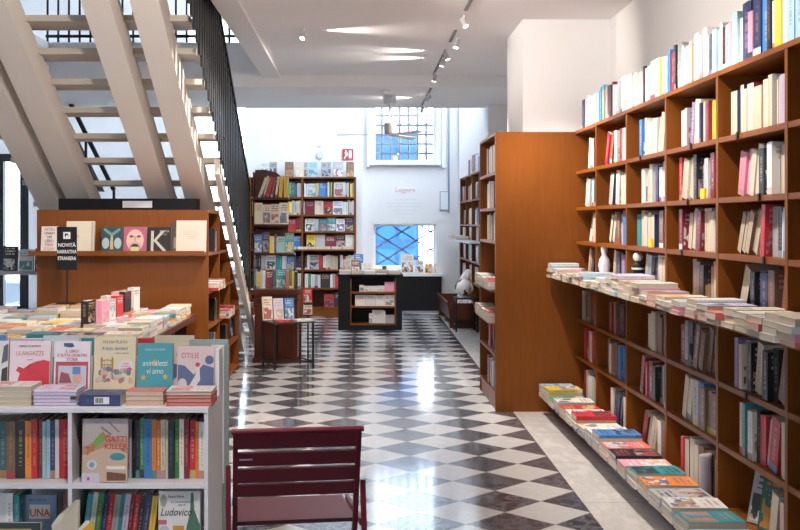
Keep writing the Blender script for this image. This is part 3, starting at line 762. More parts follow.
# exit sign and wall fittings
ex = thing('exit_sign', 'small red exit sign with white running figure on the back wall', 'sign', (-.19, YB - .145, 2.42))
MB().box(-.085, -.012, -.005, .085, 0, .165).build('plate', flat((.55, .02, .04), .4), ex)
wm = flat((.85, .85, .85), .5)
MB().sphere((-.03, -.014, .13), .014, 10, 6, (1, .2, 1)).prism([(-.055, -.013, .11), (-.01, -.013, .118), (.0, -.013, .06), (-.02, -.013, .055), (-.05, -.013, .01), (-.065, -.013, .015), (-.035, -.013, .065)], (0, -.002, 0)).build('running_figure', wm, ex)
MB().prism([(.015, -.013, .02), (.06, -.013, .02), (.06, -.013, .14), (.015, -.013, .14)], (0, -.002, 0)).build('door_symbol', wm, ex)
al = thing('wall_alarm', 'small round white alarm unit on the wall above the back bookcase', 'alarm', (-.62, YB - .145, 2.44))
MB().bar((0, 0, .05), (0, -.03, .05), .11, .11, 18).build('disc', flat((.62, .62, .64), .5), al); MB().bar((0, 0, .22), (0, -.02, .22), .07, .07, 18).build('sensor', flat((.7, .7, .7), .5), al)
pf = thing('wall_poster', 'small framed pale notice on the white wall beside the window', 'notice', (1.33, YB - .02, 1.63))
MB().box(-.075, 0, 0, .075, .015, .30).build('frame', flat((.45, .47, .50), .5), pf); MB().box(-.06, -.002, .015, .06, 0, .285).build('sheet', flat((.75, .8, .8), .5), pf)
wt = thing('wall_lettering', 'red heading and fine grey text lines on the wall under upper window', 'wall text', (.71, YB - .002, 1.7))
text_obj('heading', 'Leggere', .10, flat((.72, .34, .38), .6), wt, (0, 0, .22), shear=.15, ext=.001)
m = MB()
for i, w in enumerate((.36, .60, .52, .40, .26)): m.box(-w / 2, -.001, .09 - i * .055, w / 2, .001, .10 - i * .055)
m.build('text_lines', flat((.68, .67, .68), .7), wt)
# radiator cabinet under the lower window with books along the sill
rc = thing('radiator_cabinet', 'black radiator cabinet below the lattice window', 'cabinet', (.95, 16.52, 0))
MB().box(-.30, 0, .06, .32, .17, .60).build('body', BLACKP, rc); MB().box(-.33, -.03, .60, .35, .17, .64).build('top', WHITEP, rc)
MB().box(-.25, -.004, .03, .27, .01, .06).build('plinth_strip', flat((.3, .3, .3), .4), rc)
sill = [(.74, 'w', .20, .30), (.925, 'w', .14, .2), (1.04, 'y', .05, .15), (1.10, 'o', .06, .16), (1.18, 'c', .06, .15)]
for k, (x, c, w, h) in enumerate(sill):
    book('book', .03, w, h, 'face', COL[c][0], T(x, 16.57, .642, 0, -R(9)), f"{COL[c][1]} book, {ordn(k)} standing on the radiator cabinet below lattice window", 'books on the radiator cabinet', art=1)

# ================================================================== BLACK CENTRE COUNTER
ct = thing('display_counter', 'black display counter with wooden book niche facing the aisle', 'counter', (.135, 14.13, 0))
MB().box(-.425, 0, 0, -.265, .60, .72).build('side_block', BLACKP, ct); MB().box(.345, 0, 0, .425, .60, .72).build('side_block', BLACKP, ct)
MB().box(-.265, .25, 0, .345, .60, .72).build('core', BLACKP, ct); MB().box(-.44, -.012, .72, .44, .615, .745).build('counter_top', BLACKP, ct)
MB().box(-.265, .0, 0, .345, .02, .07).build('kick_board', BLACKP, ct)
for z in (.07, .30, .49): MB().box(-.25, .0, z, .33, .25, z + .02).build('shelf', WOODX, ct)
for x in (-.265, .33): MB().box(x, -.004, .07, x + .015, .25, .68).build('niche_side', WOODX, ct)
MC = Matrix.Translation((.135, 14.13, 0))
fill((MC, -.248, .328, .09), "w:22:F40:H130 w:22:F150:H175 w:24 s:22:F120:H110", 'book', 'in bottom shelf of black counter niche', 'books in the counter niche', .17, setback=(.01, .02))
fill((MC, -.248, .328, .32), "w:22:F135:H145 w:22:F135:H145 w:22:F120:H140 w:22:F130:H145", 'book', 'in middle shelf of black counter niche', 'books in the counter niche', .15, setback=(.01, .015))
fill((MC, -.248, .328, .51), "w:22:F60:H90 w:30:F90:H75 w:30:F90:H75 w:30:F90:H80 p:22:F130:H130", 'book', 'in top shelf of black counter niche', 'books in the counter niche', .14, setback=(.01, .02))
tag(MB().box(-.03, -.004, 0, .03, .004, .09).build('price_card', flat((.85, .85, .85), .5), loc=(.42, 14.18, .0915)), 'small white card in the lower niche of black counter', 'card')
for k in range(5):
    pile(-.20 + k * .165, 14.24, .745, 3, f"{ordn(k)} pile from stairs at black counter front", [random.choice('wswec') for _ in range(3)], size=(.14, .155), th=(.014, .022), wob=3, group='piles on the black counter')
for k in range(4):
    pile(-.18 + k * .2, 14.56, .745, 2, f"{ordn(k)} pile from stairs at black counter rear", [random.choice('wsyec') for _ in range(2)], size=(.145, .19), th=(.018, .03), wob=3, group='piles on the black counter')
for k, (x, c, w, h) in enumerate(((-.18, 's', .10, .19), (-.06, 'B', .12, .185), (.095, 'w', .15, .14), (-.02, 'b', .13, .26), (.33, 'k', .06, .10))):
    book('book', .028, w, h, 'face', COL[c][0], T(x, 14.40 if k != 3 else 14.445, .745 + .001 if True else 0, 0, -R(6)), f"{COL[c][1]} book standing cover-out on black counter, {ordn(k)} of its row", 'books standing on the black counter', art=1)

# ================================================================== ANTIQUE DRESSER, HUTCH, SMALL TABLE
dr = thing('dresser', 'dark mahogany antique dresser with open book hutch beside the stairs', 'dresser', (-.865, 10.87, 0))
MB().box(-.22, .02, .05, .22, .44, .70).build('cabinet', WOODD, dr)
MB().prism([(-.26, 0, .70), (.24, 0, .70), (.25, .46, .70), (-.26, .46, .70)], (0, 0, .05)).build('counter_top', WOODD, dr)
MB().box(-.235, .005, .64, .235, .45, .66).build('moulding', WOODD, dr)
for x in (-.19, .02): MB().box(x, .008, .12, x + .17, .02, .60).build('door', WOODD, dr)
MB().box(-.235, .0, 0, .235, .45, .05).build('base', WOODD, dr)
MB().prism([(-.25, .40, 1.095), (.10, .40, 1.095), (.10, .40, 1.80), (.06, .40, 1.90), (-.02, .40, 1.97), (-.14, .40, 2.0), (-.25, .40, 2.0)], (0, .02, 0)).build('hutch_back', WOODD, dr)
for z in (1.10, 1.40, 1.68): MB().box(-.25, .20, z, .12 if z > 1.2 else .18, .40, z + .018).build('hutch_shelf', WOODD, dr)
MB().box(.165, .38, .75, .18, .41, 1.10).build('hutch_post', WOODD, dr)
MB().box(-.262, .28, .75, -.25, .42, 1.97).build('hutch_side', WOODD, dr)
MD = Matrix.Translation((-.865, 11.07, 0))
fill((MD, -.25, .115, 1.70), "e:16:L20 w:16:L20 e:18:L17 r:40:L15 m:30:L13 c:22:L8 y:40:L4 y:44", 'novel', 'on top hutch shelf of antique dresser', 'dresser hutch books', .25, setback=(.0, .01), hr=(.84, .95))
fill((MD, -.25, .118, 1.42), "c:20:F84:H225 c:20:F84:H205 c:20:F86:H210 c:20:F96:H225", 'novel', 'on second hutch shelf of antique dresser', 'dresser hutch books', .2, setback=(0, .005))
fill((MD, -.25, .175, 1.12), "b:24:F80:H190 n:24:F80:H215 y:22 e:24 B:22 L:24:F86:H170 t:24:F92:H205", 'novel', 'on third hutch shelf of antique dresser', 'dresser hutch books', .2, setback=(0, .005))
fill((MD, -.25, .215, .752), "b:20 y:40 l:26 w:22 m:26:F82:H180 d:24 t:30:F110:H200 q:28 g:30 y:22 k:30", 'novel', 'on counter of antique dresser', 'dresser hutch books', .2, setback=(-.06, -.05), dep=(.11, .13))
tb = thing('side_table', 'small low table with thin black metal frame in front of the dresser', 'side table', (-.715, 10.56, 0), R(27))
for x in (-.21, .20):
    for y in (-.155, .155): MB().box(x - .009, y - .009, 0, x + .009, y + .009, .445).build('leg', BLACKM, tb)
MB().box(-.22, -.17, .445, .22, .17, .462).build('table_top', flat((.05, .035, .03), .3), tb)
MB().box(-.21, -.16, .06, .20, -.15, .072).box(-.21, .15, .06, .20, .16, .072).box(-.215, -.155, .06, -.205, .155, .072).box(.195, -.155, .06, .205, .155, .072).build('lower_rails', BLACKM, tb)
tbM = tb.matrix_basis.copy()
tbM = Matrix.Translation((-.715, 10.56, 0)) @ Matrix.Rotation(R(27), 4, 'Z')
for k, (x, y, c) in enumerate(((-.10, -.10, 'r'), (.11, -.10, 'w'))):
    p = tbM @ Vector((x, y, .462)); pile(p.x, p.y, p.z, 1, f"{ordn(k)} book from dresser side on small black side table", [c], size=(.13, .18), th=(.018, .03), yaw=R(27), wob=2, group='books on the side table')
for k, (px, c, h) in enumerate(((268, 'c', .235), (278.5, 'u', .215), (289, 'b', .215))):
    x = (px - CX) / F * 10.60
    book('book', .02, .105, h, 'face', COL[c][0], T(x, 10.58 + .05 * k, .463, R(25), -R(8)), f"{COL[c][1]} book standing cover-out at the back of small black side table", 'books on the side table', art=1)
ls = thing('leaflet_stand', 'narrow black stand holding red and white leaflets beside the dresser', 'leaflet stand', (-.54, 11.0, 0))
MB().box(-.05, -.05, 0, .05, .05, .015).box(-.008, -.008, .015, .008, .008, .74).build('pole', BLACKM, ls)
for z in (.50, .62): MB().box(-.05, -.06, z - .02, .05, -.008, z - .012).build('pocket', BLACKM, ls)
for k, (z, c) in enumerate(((.489, 's'), (.609, 'r'))):
    book('leaflet', .012, .09, .098 if k == 0 else .15, 'face', COL[c][0] if c == 'r' else (.7, .68, .66), T(-.54, 10.960, z + .001, 0, 0), f"{'red and white' if c == 'r' else 'pale'} leaflet held in the narrow black stand, {'upper' if k else 'lower'} pocket", 'leaflets in the stand', ink=(.7, .7, .7) if c == 'r' else (.5, .05, .05), art=1, cat='leaflet')

# ================================================================== UNDER-STAIR CASE
uc = thing('stair_bookcase', 'orange-brown bookcase under the stairs with cover ledge facing the table', 'bookcase', (-1.86, 8.3, 0))
MB().box(-.67, 0, 0, .67, .03, 1.54).build('front_panel', WOOD, uc)
MB().box(-.67, .03, 1.515, .67, .64, 1.54).build('top_board', WOODX, uc)
MB().box(-.69, -.13, 1.185, .66, 0, 1.208).build('cover_ledge', WOODX, uc); MB().box(-.69, -.142, 1.185, .66, -.13, 1.222).build('ledge_lip', WOODX, uc)
zl = lambda Y: min(1.515, under(Y) - .05)
UYs = [8.31, 8.98, 9.70, 10.40]
for y in UYs[1:]: MB().box(.42, y - 8.3 - .012, 0, .67, y - 8.3 + .012, zl(y + .02)).build('upright', WOOD, uc)
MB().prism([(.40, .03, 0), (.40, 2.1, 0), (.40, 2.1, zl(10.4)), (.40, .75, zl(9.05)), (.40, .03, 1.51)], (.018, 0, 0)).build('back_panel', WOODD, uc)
SZ = [1.20, .90, .62, .33, .06]
for i in range(3):
    a, b2 = UYs[i] + .02, UYs[i + 1] - .012
    for z in SZ:
        e = min(b2, 8.76 + (1.63 - z - .03) / SL)
        if e - a > .15: MB().box(.418, a - 8.3, z - .022, .67, e - 8.3, z).build('shelf', WOODX, uc)
MB().prism([(.42, 8.99 - 8.3, zl(8.99) - .012), (.42, 10.4 - 8.3, zl(10.4) - .012), (.42, 10.4 - 8.3, zl(10.4) + .016), (.42, 8.99 - 8.3, zl(8.99) + .016)], (.25, 0, 0)).build('sloping_top', WOOD, uc)
# books on its aisle side (facing +X): local x = +Y
MU = Matrix.Translation((-1.19, 0, 0)) @ Matrix.Rotation(R(90), 4, 'Z')
ucells = {(0, 0): "k:60 s:40 w:60", (0, 2): "k:30 B:40 s:40", (1, 1): "k:30:F150 w:30", (1, 3): "k:40 s:30 B:40", (2, 2): "y:30 o:40", (2, 3): "n:30:F150 k:30", (0, 3): "s:30 k:40"}
for (i, r_), s in ucells.items():
    z = SZ[r_]
    if zl(UYs[i + 1]) - z < .26 and i: continue
    fill((MU, UYs[i] + .03, UYs[i + 1] - .015, z), s, 'novel', f"on {ordn(r_)} shelf, {ordn(i)} bay of under-stair bookcase", 'under-stair bookcase books', .20)
for (i, r_, n) in ((0, 1, 3), (0, 2, 2), (1, 1, 2), (1, 2, 3), (2, 2, 2), (2, 3, 2), (0, 0, 2)):
    for k in range(3):
        y = UYs[i] + .14 + k * .17
        if y > UYs[i + 1] - .1: continue
        if under(y + .1) - SZ[r_] < .22: continue
        if (i, r_) in ucells: continue
        pile(-1.20, y, SZ[r_], n, f"{ordn(k)} pile, {ordn(r_)} shelf, {ordn(i)} bay of under-stair bookcase", [random.choice('wwcrq') for _ in range(n)], kind='novel', size=(.12, .16), th=(.016, .028), wob=2, group='under-stair bookcase piles')
# grey box standing under the treads behind the case
dk = thing('storage_box', 'long black storage box with white card lying under the stair treads', 'box', (-1.95, 8.62, 1.541))
MB().box(-.5, 0, 0, .62, .18, .095).build('body', BLACKP, dk); MB().box(.02, -.003, .02, .26, 0, .075).build('card', flat((.75, .78, .82), .5), dk)

# ---- covers on the ledge of the under-stair case
YLG = 8.235; ZLG = 1.2095
def pxw(px0, px1, Y): return (px1 - px0) / F * Y
def facebook(px0, px1, ptop, Y, z, col, label, group, t=.022, lean=8, hard=False, ink=None, ink2=None, art=0, kind='novel', plain=False):
    X = ((px0 + px1) / 2 - CX) / F * Y; w = pxw(px0, px1, Y); h = (EYE - (ptop - CY) / F * Y) - z
    o = book(kind, t, w, h / math.cos(R(lean)), 'face', col, T(X, Y, z + t / 2 * math.sin(R(lean)) + .0005, 0, -R(lean)), label, group, ink=ink or col, ink2=ink2 or col, art=art, near=True, hard=hard, jitter=0)
    o['w'] = w; o['h'] = h; o['t'] = t
    return o, w, h, t
def poly(o, pts, w, h, t, rgb, name='cover_picture', lift=.0006):
    """flat printed shape on the front cover; pts in 0..1 across and up the cover"""
    MB().prism([((u - .5) * w, -t / 2 - .0002, v * h) for u, v in pts], (0, -lift, 0)).build(name, flat(rgb, .5), o)
def circ(cx, cy, rx, ry, n=16, a0=0, a1=360): return [(cx + rx * math.cos(R(a0 + (a1 - a0) * i / n)), cy + ry * math.sin(R(a0 + (a1 - a0) * i / n))) for i in range(n + (a1 - a0 != 360))]
def title(o, body, u, v, size, w, h, t, rgb, sx=1.0, align='CENTER', shear=0.0, off=0.0):
    text_obj('title_lettering', body, size * h, flat(rgb, .5), o, ((u - .5) * w, -t / 2 - .0012, v * h), align=align, sx=sx, shear=shear, off=off)
G1 = 'cover-out books on the under-stair ledge'
o, w, h, t = facebook(41, 57.5, 227, YLG, ZLG, (.78, .72, .68), 'white book with rows of red and black letters on the brown ledge', G1)
rows = ('ARTEU', 'UNAVI', 'UN', 'LIBRO', 'PERSE', 'SOLAM')
for i, s in enumerate(rows): title(o, s, .5, .84 - i * .155, .16, w, h, t, ((.55, .1, .06), (.05, .05, .05), (.05, .05, .05), (.08, .08, .08), (.5, .12, .1), (.6, .3, .1))[i], sx=.85)
o, w, h, t = facebook(66, 94, 222, YLG, ZLG, (.74, .66, .52), 'large cream book half hidden by the black sign on the brown ledge', G1, t=.03)
poly(o, circ(.35, .5, .10, .06), w, h, t, (.55, .48, .38)); poly(o, [(.9, .02), (.97, .02), (.97, .97), (.9, .97)], w, h, t, (.5, .40, .38))
o, w, h, t = facebook(101, 122.5, 228, YLG, ZLG, (.035, .075, .085), 'dark teal book with pale winged figures on the brown ledge', G1)
for cx in (.22, .78): poly(o, circ(cx, .35, .17, .23), w, h, t, (.40, .52, .50))
poly(o, [(.1, .9), (.5, .62), (.9, .9), (.85, .98), (.5, .78), (.15, .98)], w, h, t, (.16, .30, .30)); poly(o, [(.42, .1), (.58, .1), (.55, .7), (.45, .7)], w, h, t, (.55, .42, .22))
o, w, h, t = facebook(123.5, 146.5, 227.5, YLG, ZLG, (.42, .12, .19), 'purple-red book with a pale shouting face on the brown ledge', G1)
poly(o, circ(.5, .46, .38, .45), w, h, t, (.70, .48, .40)); poly(o, circ(.5, .21, .27, .19), w, h, t, (.60, .33, .32), lift=.0009)
for cx in (.34, .66): poly(o, circ(cx, .62, .09, .05), w, h, t, (.15, .07, .08), lift=.0010)
poly(o, [(.47, .42), (.53, .42), (.56, .62), (.44, .62)], w, h, t, (.55, .33, .30), lift=.0010)
poly(o, circ(.5, .17, .19, .15), w, h, t, (.03, .015, .02), lift=.0012); poly(o, [(.33, .02), (.67, .02), (.67, .20), (.33, .20)], w, h, t, (.62, .60, .30), lift=.0014)
o, w, h, t = facebook(147.5, 171, 228, YLG, ZLG, (.018, .017, .016), 'black book with a large silver letter K on the brown ledge', G1)
title(o, 'K', .44, .03, 1.22, w, h, t, (.55, .50, .44), sx=.92); title(o, 'ROMA', .72, .80, .14, w, h, t, (.45, .42, .38)); title(o, 'NZO', .72, .68, .1, w, h, t, (.3, .28, .25))
o, w, h, t = facebook(176, 206, 221, YLG, ZLG, (.73, .63, .52), 'large cream book with faint lettering, leaning at the aisle end of the brown ledge', G1, t=.018)
for i, ww in enumerate((.4, .5, .55, .3, .25)): poly(o, [(.5 - ww / 2, .66 - i * .06), (.5 + ww / 2, .66 - i * .06), (.5 + ww / 2, .675 - i * .06), (.5 - ww / 2, .675 - i * .06)], w, h, t, (.55, .42, .33))
o2, w, h, t = facebook(172, 196, 223, YLG + .0215, ZLG, (.08, .06, .05), 'dark patterned book standing behind the cream book on the brown ledge', G1, t=.02, ink=(.3, .28, .24), art=1)

# ================================================================== LEFT BOOK TABLE
tx0, tx1, ty0, ty1, tzt = -3.0, -1.25, 5.15, 8.15, .74
bt = thing('book_table', 'wide low brown book table covered with flat piles in front of stairs', 'table', (-2.1, 6.6, 0))
MB().box(tx0 + 2.1, ty0 - 6.6, .70, tx1 + 2.1, ty1 - 6.6, tzt).build('table_top', WOODD, bt)
MB().box(tx0 + 2.15, ty0 - 6.5, 0, tx1 + 1.8, ty1 - 6.65, .06).build('base_board', WOODD, bt)
MB().box(tx0 + 2.15, ty0 - 6.5, .06, tx1 + 1.75, ty1 - 6.65, .70).build('inner_box', WOODD, bt)
for i in range(6): 
    y = ty0 + .12 + i * .55
    if y < ty1 - .05: MB().box(tx1 + 1.75, y - 6.6 - .012, 0, tx1 + 2.04, y - 6.6 + .012, .70).build('divider', WOODD, bt)
used = []
row = 0; y = 5.62
colsT = 'wwwweecccslpqtuwwyo'
TOPS = {}
while y < 8.02:
    xlim = -(CX + 12) / F * y
    land = row < 4
    k = 0; x = -1.365 if land else -1.345
    while x > xlim and x > -2.88:
        n = (3 if land else 4) if k == 0 else random.choice((2, 3, 3))
        cols = [random.choice(colsT) for _ in range(n)]
        if row == 3 and k == 2: cols = ['t', 't', 't']; n = 3
        if row == 3 and k == 1: cols = ['w', 'k', 'k']; n = 3
        if row in (9, 10) and k in (4, 5): n = 5; cols = ['w', 'y', 'y', 'w', 'o' if row == 10 else 'e']
        zt_ = pile(x, y, tzt, n, f"{ordn(k)} pile from aisle, {ordn(row)} row of book table", cols, size=(.150, .205), th=(.015, .026), yaw=0 if land else R(90), wob=2.5 if land else 3, group='piles on the book table', near=(y < 6.9))
        TOPS[(row, k)] = (x, y, zt_)
        x -= .221 if land else .163; k += 1
    row += 1; y += (.168 if row < 4 else (.195 if row == 4 else .222))
# books standing upright among the piles
stand = [(5, -.055, -.03, 'k', 46), (5, .03, .0, 'p', 40), (6, -.035, -.02, 'q', 34), (6, .02, .02, 's', 32), (7, -.04, -.03, 'w', 44), (7, .02, .0, 'r', 40), (8, -.03, -.02, 'p', 28), (8, .025, .0, 'k', 40), (9, -.03, -.02, 'm', 30), (9, .04, -.01, 'w', 46)]
for i, (r_, dx, dy, c, t) in enumerate(stand):
    x, y, z = TOPS[(r_ + 1, 2)]
    book('book', t / 1000, .125, .145 if i < 9 else .165, 'spine', COL[c][0], T(x + dx, y + dy, z + .0005, R(-8)), f"{COL[c][1]} book standing upright on pile in {ordn(r_ + 1)} row of book table, {'aisle' if dx > 0 else 'far'} one of two", 'books standing on the table piles', near=True)
# black sign card on its post
rk = TOPS[(10, 5)]
sgx, sgy, sgz = rk
sgx = (67 - CX) / F * sgy
sg = thing('table_sign', 'black sign card on a thin post lettered in white above the table', 'sign', (sgx, sgy, sgz + .001))
MB().box(-.07, -.05, 0, .07, .05, .006).build('base', BLACKM, sg)
ct_ = EYE - (227 - CY) / F * sgy - sgz; cb = EYE - (270 - CY) / F * sgy - sgz
MB().bar((0, .004, .006), (0, .004, cb + .05), .01).build('post', BLACKM, sg)
cw = 20 / F * sgy
card = MB().box(-cw / 2, -.004, cb, cw / 2, .0, ct_).build('card', flat((.012, .012, .013), .5), sg)
wt_ = flat((.75, .75, .73), .6)
hh = ct_ - cb
MB().prism([(-.026, -.0042, cb + hh * .72), (.026, -.0042, cb + hh * .72), (.026, -.0042, cb + hh * .88), (-.026, -.0042, cb + hh * .88)], (0, -.001, 0)).build('emblem', wt_, card)
MB().prism([(-.012, -.0053, cb + hh * .75), (0, -.0053, cb + hh * .82), (.014, -.0053, cb + hh * .77), (.006, -.0053, cb + hh * .85), (-.014, -.0053, cb + hh * .84)], (0, -.001, 0)).build('emblem_figure', BLACKP, card)
for i, s in enumerate(('NOVITÀ', 'NARRATIVA', 'STRANIERA')):
    text_obj('sign_lettering', s, .036, wt_, card, (0, -.0052, cb + hh * (.54 - i * .155)), sx=(.95 if i == 0 else .72), off=.0006)

# console with a few books by the glass door
cs = thing('console_table', 'narrow pale console table with books beside the glass door', 'table', (-3.0, 9.35, 0))
MB().box(-.55, -.15, .985, .42, .15, 1.01).build('table_top', flat((.45, .42, .42), .5), cs)
for x in (-.53, .40):
    for y in (-.13, .13): MB().box(x - .012, y - .012, 0, x + .012, y + .012, .985).build('leg', BLACKM, cs)
for k, (x, c, w, h) in enumerate(((-3.08, 'k', .13, .22), (-2.94, 'w', .13, .19), (-2.80, 'm', .12, .2), (-2.66, 'l', .12, .2))):
    book('book', .03, w, h, 'face', COL[c][0], T(x, 9.33, 1.0115, 0, -R(8)), f"{COL[c][1]} book standing on the console table by the glass door", 'books on the console table', art=1)

# ================================================================== WHITE CHILDREN'S BOOKCASE
wc = thing('white_bookcase', 'low white bookcase of picture books at the near end of table', 'bookcase', (-1.15, 4.2, 0))
xr = -.602 + 1.15; xl = -.60
for (a, b2) in ((xl, xl + .016), (-.008, .008), (xr - .016, xr)):
    MB().box(a, .002, 0, b2, .42, .690).build('upright', WHITEL, wc)
for z, nm in ((.708, 'top_board'), (.408, 'shelf'), (.11, 'shelf')):
    if nm == 'top_board': MB().box(xl, -.004, z - .018, xr, .43, z).build(nm, WHITEL, wc)
    else:
        MB().box(xl + .016, 0, z - .02, -.008, .42, z).build(nm, WHITEL, wc); MB().box(.008, 0, z - .02, xr - .016, .42, z).build(nm, WHITEL, wc)
MB().box(xl, .42, 0, xr, .435, .69).box(xl, .43, .69, xr, .445, .86).build('back_panel', WHITEL, wc)
MB().box(xr - .016, .33, .708, xr, .445, .90).box(xr - .05, .445, .3, xr + .006, .46, .905).build('side_upstand', WHITEL, wc)
MB().box(xr - .15, .47, .02, xr + .022, .50, .925).build('grey_green_backboard', flat((.26, .33, .32), .5), wc)
MB().box(xl, -.44, 0, xr - .06, -.06, .05).box(xl, -.06, 0, xr - .06, .0, .05).build('base_step', WHITEL, wc)
MW = Matrix.Translation((-1.15, 4.2, 0))
def wfill(x0, x1, z, s, lab, **kw):
    fill((MW, x0, x1, z), s, 'picture_book', lab, 'picture books in the white bookcase', .245, setback=(.075, .09), near=True, dep=(.16, .17), hr=(.93, .99), **kw)
wfill(xl + .02, -.010, .408, "k:40 d:36 B:36 k:38 o:24 r:24 m:19 a:13 l:15 n:20 w:15 r:52:H238:h", "in middle shelf of white bookcase beyond divider")
wfill(.30 - .205, xr - .020, .408, "r:8 l:8 k:15 k:15 g:17 b:32:H240 o:17 o:16 e:19 e:10 k:24 g:20 c:18 m:20 r:24 o:13 w:26", "right of the cat book, middle shelf of white bookcase")
wfill(.010, .075, .408, "m:20 n:24", "beside divider in middle shelf of white bookcase")
wfill(xl + .02, -.012, .11, "w:24 w:26 t:22 _:176 B:20 o:16", "in lower shelf of white bookcase beyond divider")
wfill(.012, xr - .208, .11, "t:22:L7 w:20:L7 g:24:L7 n:22:L7 r:18:L7 s:24:L7 t:18:L7 u:22:L7 m:16:L7 r:20:L7 k:22:L7 n:24:L7 y:24:L7", "in lower shelf of white bookcase, slanting row")
GW = 'cover-out picture books of the white bookcase'
# two-tone spine patches
def spinepatch(): pass
# "Gatti killer" cover
o, w, h, t = facebook(82, 127.5, 420, 4.221, .4095, (.45, .27, .17), 'orange-brown picture book with green toy cover leaning out of middle white shelf', GW, t=.016, lean=5, kind='picture_book', art=1, ink=(.26, .12, .06), ink2=(.50, .42, .36))
poly(o, [(0, .55), (.55, .75), (1, .65), (1, 1), (0, 1)], w, h, t, (.45, .38, .36)); poly(o, [(0, 0), (1, 0), (1, .45), (.6, .58), (0, .42)], w, h, t, (.60, .42, .30))
poly(o, [(.05, .45), (.45, .80), (.52, .74), (.12, .42)], w, h, t, (.50, .17, .03), lift=.0009); poly(o, [(.22, .62), (.40, .78), (.50, .70), (.32, .56)], w, h, t, (.16, .36, .05), lift=.0012)
poly(o, circ(.22, .27, .11, .08), w, h, t, (.55, .66, .72), lift=.0009); poly(o, circ(.22, .27, .06, .045), w, h, t, (.25, .32, .4), lift=.0012)
poly(o, circ(.78, .40, .17, .06), w, h, t, (.06, .26, .27), lift=.0009); poly(o, [(.55, .02), (.97, .02), (.97, .13), (.55, .16)], w, h, t, (.16, .07, .04), lift=.0009)
poly(o, [(.54, .20), (.96, .20), (.96, .25), (.54, .25)], w, h, t, (.8, .78, .74), lift=.0012)
poly(o, [(.40, .86), (.62, .74), (.64, .76), (.42, .88)], w, h, t, (.2, .12, .1), lift=.0012); poly(o, [(.55, .95), (.8, .78), (.82, .8), (.57, .97)], w, h, t, (.25, .16, .14), lift=.0012)
title(o, 'GATTI\nKILLER', .74, .64, .125, w, h, t, (.58, .05, .03), off=.0006)
pc = MB().box(-.035, -.002, 0, .035, .002, .038).build('price_card', flat((.66, .60, .72), .5), loc=((90 - CX) / F * 4.2, 4.212, .4095)); tag(pc, 'small lavender card with pink mark standing before the toy-cover picture book', 'card')
pc2 = MB().box(-.014, -.0035, .010, -.004, -.002, .022).build('pink_mark', flat((.7, .05, .2), .5), pc)
# "UNA"
o, w, h, t = facebook(21, 56.5, 496, 4.33, .115, (.16, .24, .36), 'grey-blue picture book with framed red title in the lower white shelf', GW, t=.02, lean=4, kind='picture_book')
poly(o, [(.24, .55), (.82, .55), (.82, .82), (.24, .82)], w, h, t, (.62, .55, .48)); title(o, 'UNA', .53, .60, .2, w, h, t, (.45, .06, .04), sx=.9, off=.0006); title(o, 'GIRA NUOVA', .45, .89, .06, w, h, t, (.05, .08, .15))
# "Ludovico"
o, w, h, t = facebook(158.5, 200, 492, 4.235, .115, (.70, .68, .66), 'white picture book with black script title and green tower in lower shelf', GW, t=.018, lean=3, kind='picture_book')
title(o, 'Ludovico', .42, .62, .17, w, h, t, (.03, .03, .03), shear=.3, sx=.8); title(o, 'Paolo Mirci', .42, .90, .055, w, h, t, (.05, .05, .05)); title(o, 'La sorprendente\nvita di', .55, .82, .05, w, h, t, (.1, .1, .1), shear=.2)
poly(o, [(.78, .98), (.84, .98), (.86, .72), (.98, .50), (1, .5), (1, .0), (.66, 0), (.68, .45), (.76, .66)], w, h, t, (.06, .16, .10)); poly(o, circ(.12, .85, .08, .10), w, h, t, (.35, .36, .33))
poly(o, [(.35, .25), (.62, .25), (.62, .46), (.35, .46)], w, h, t, (.58, .28, .05), lift=.0009); poly(o, [(0, .48), (.2, .48), (.2, .55), (0, .55)], w, h, t, (.5, .12, .16), lift=.0009); poly(o, circ(.15, .38, .12, .08), w, h, t, (.5, .48, .55))
# covers on the top
YT = 4.575; ZT = .7090
o, w, h, t = facebook(-16, 8, 342, YT, ZT, (.62, .60, .58), 'white picture book with dark figures cut off beside the pink fish book', GW, lean=6, kind='picture_book'); poly(o, [(.7, .05), (.98, .05), (.98, .5), (.75, .45)], w, h, t, (.05, .03, .03)); poly(o, [(.72, .55), (.98, .62), (.98, .95), (.8, .9)], w, h, t, (.1, .09, .12))
o, w, h, t = facebook(9.5, 50, 342, YT, ZT, (.72, .58, .62), 'pale pink picture book with a big red animal on the white bookcase', GW, lean=6, kind='picture_book')
title(o, 'LE RAGAZZE', .5, .72, .125, w, h, t, (.60, .22, .22), sx=.78); title(o, 'DINO CLEMENT', .5, .88, .06, w, h, t, (.12, .10, .12)); title(o, 'storie', .5, .62, .05, w, h, t, (.3, .2, .25))
poly(o, [(.2, .0), (.99, 0), (.99, .60), (.85, .63), (.66, .60), (.48, .54), (.36, .46), (.22, .50), (.16, .42), (.26, .37), (.20, .2)], w, h, t, (.60, .03, .05)); poly(o, [(.40, .44), (.55, .52), (.53, .55), (.38, .48)], w, h, t, (.45, .02, .04), lift=.0010)
title(o, 'SAL', .62, .36, .14, w, h, t, (.50, .02, .04), sx=1.2)
o, w, h, t = facebook(54, 90, 342.5, YT, ZT, (.68, .62, .66), 'white picture book with red railway window picture on the white bookcase', GW, lean=6, kind='picture_book')
title(o, 'IL LIBRO?\nE TUTTA UN\'ALTRA\nSTORIA', .5, .78, .085, w, h, t, (.42, .07, .10), sx=.78); poly(o, [(.25, .97), (.5, .97), (.56, .90), (.45, .88), (.27, .90)], w, h, t, (.05, .08, .22))
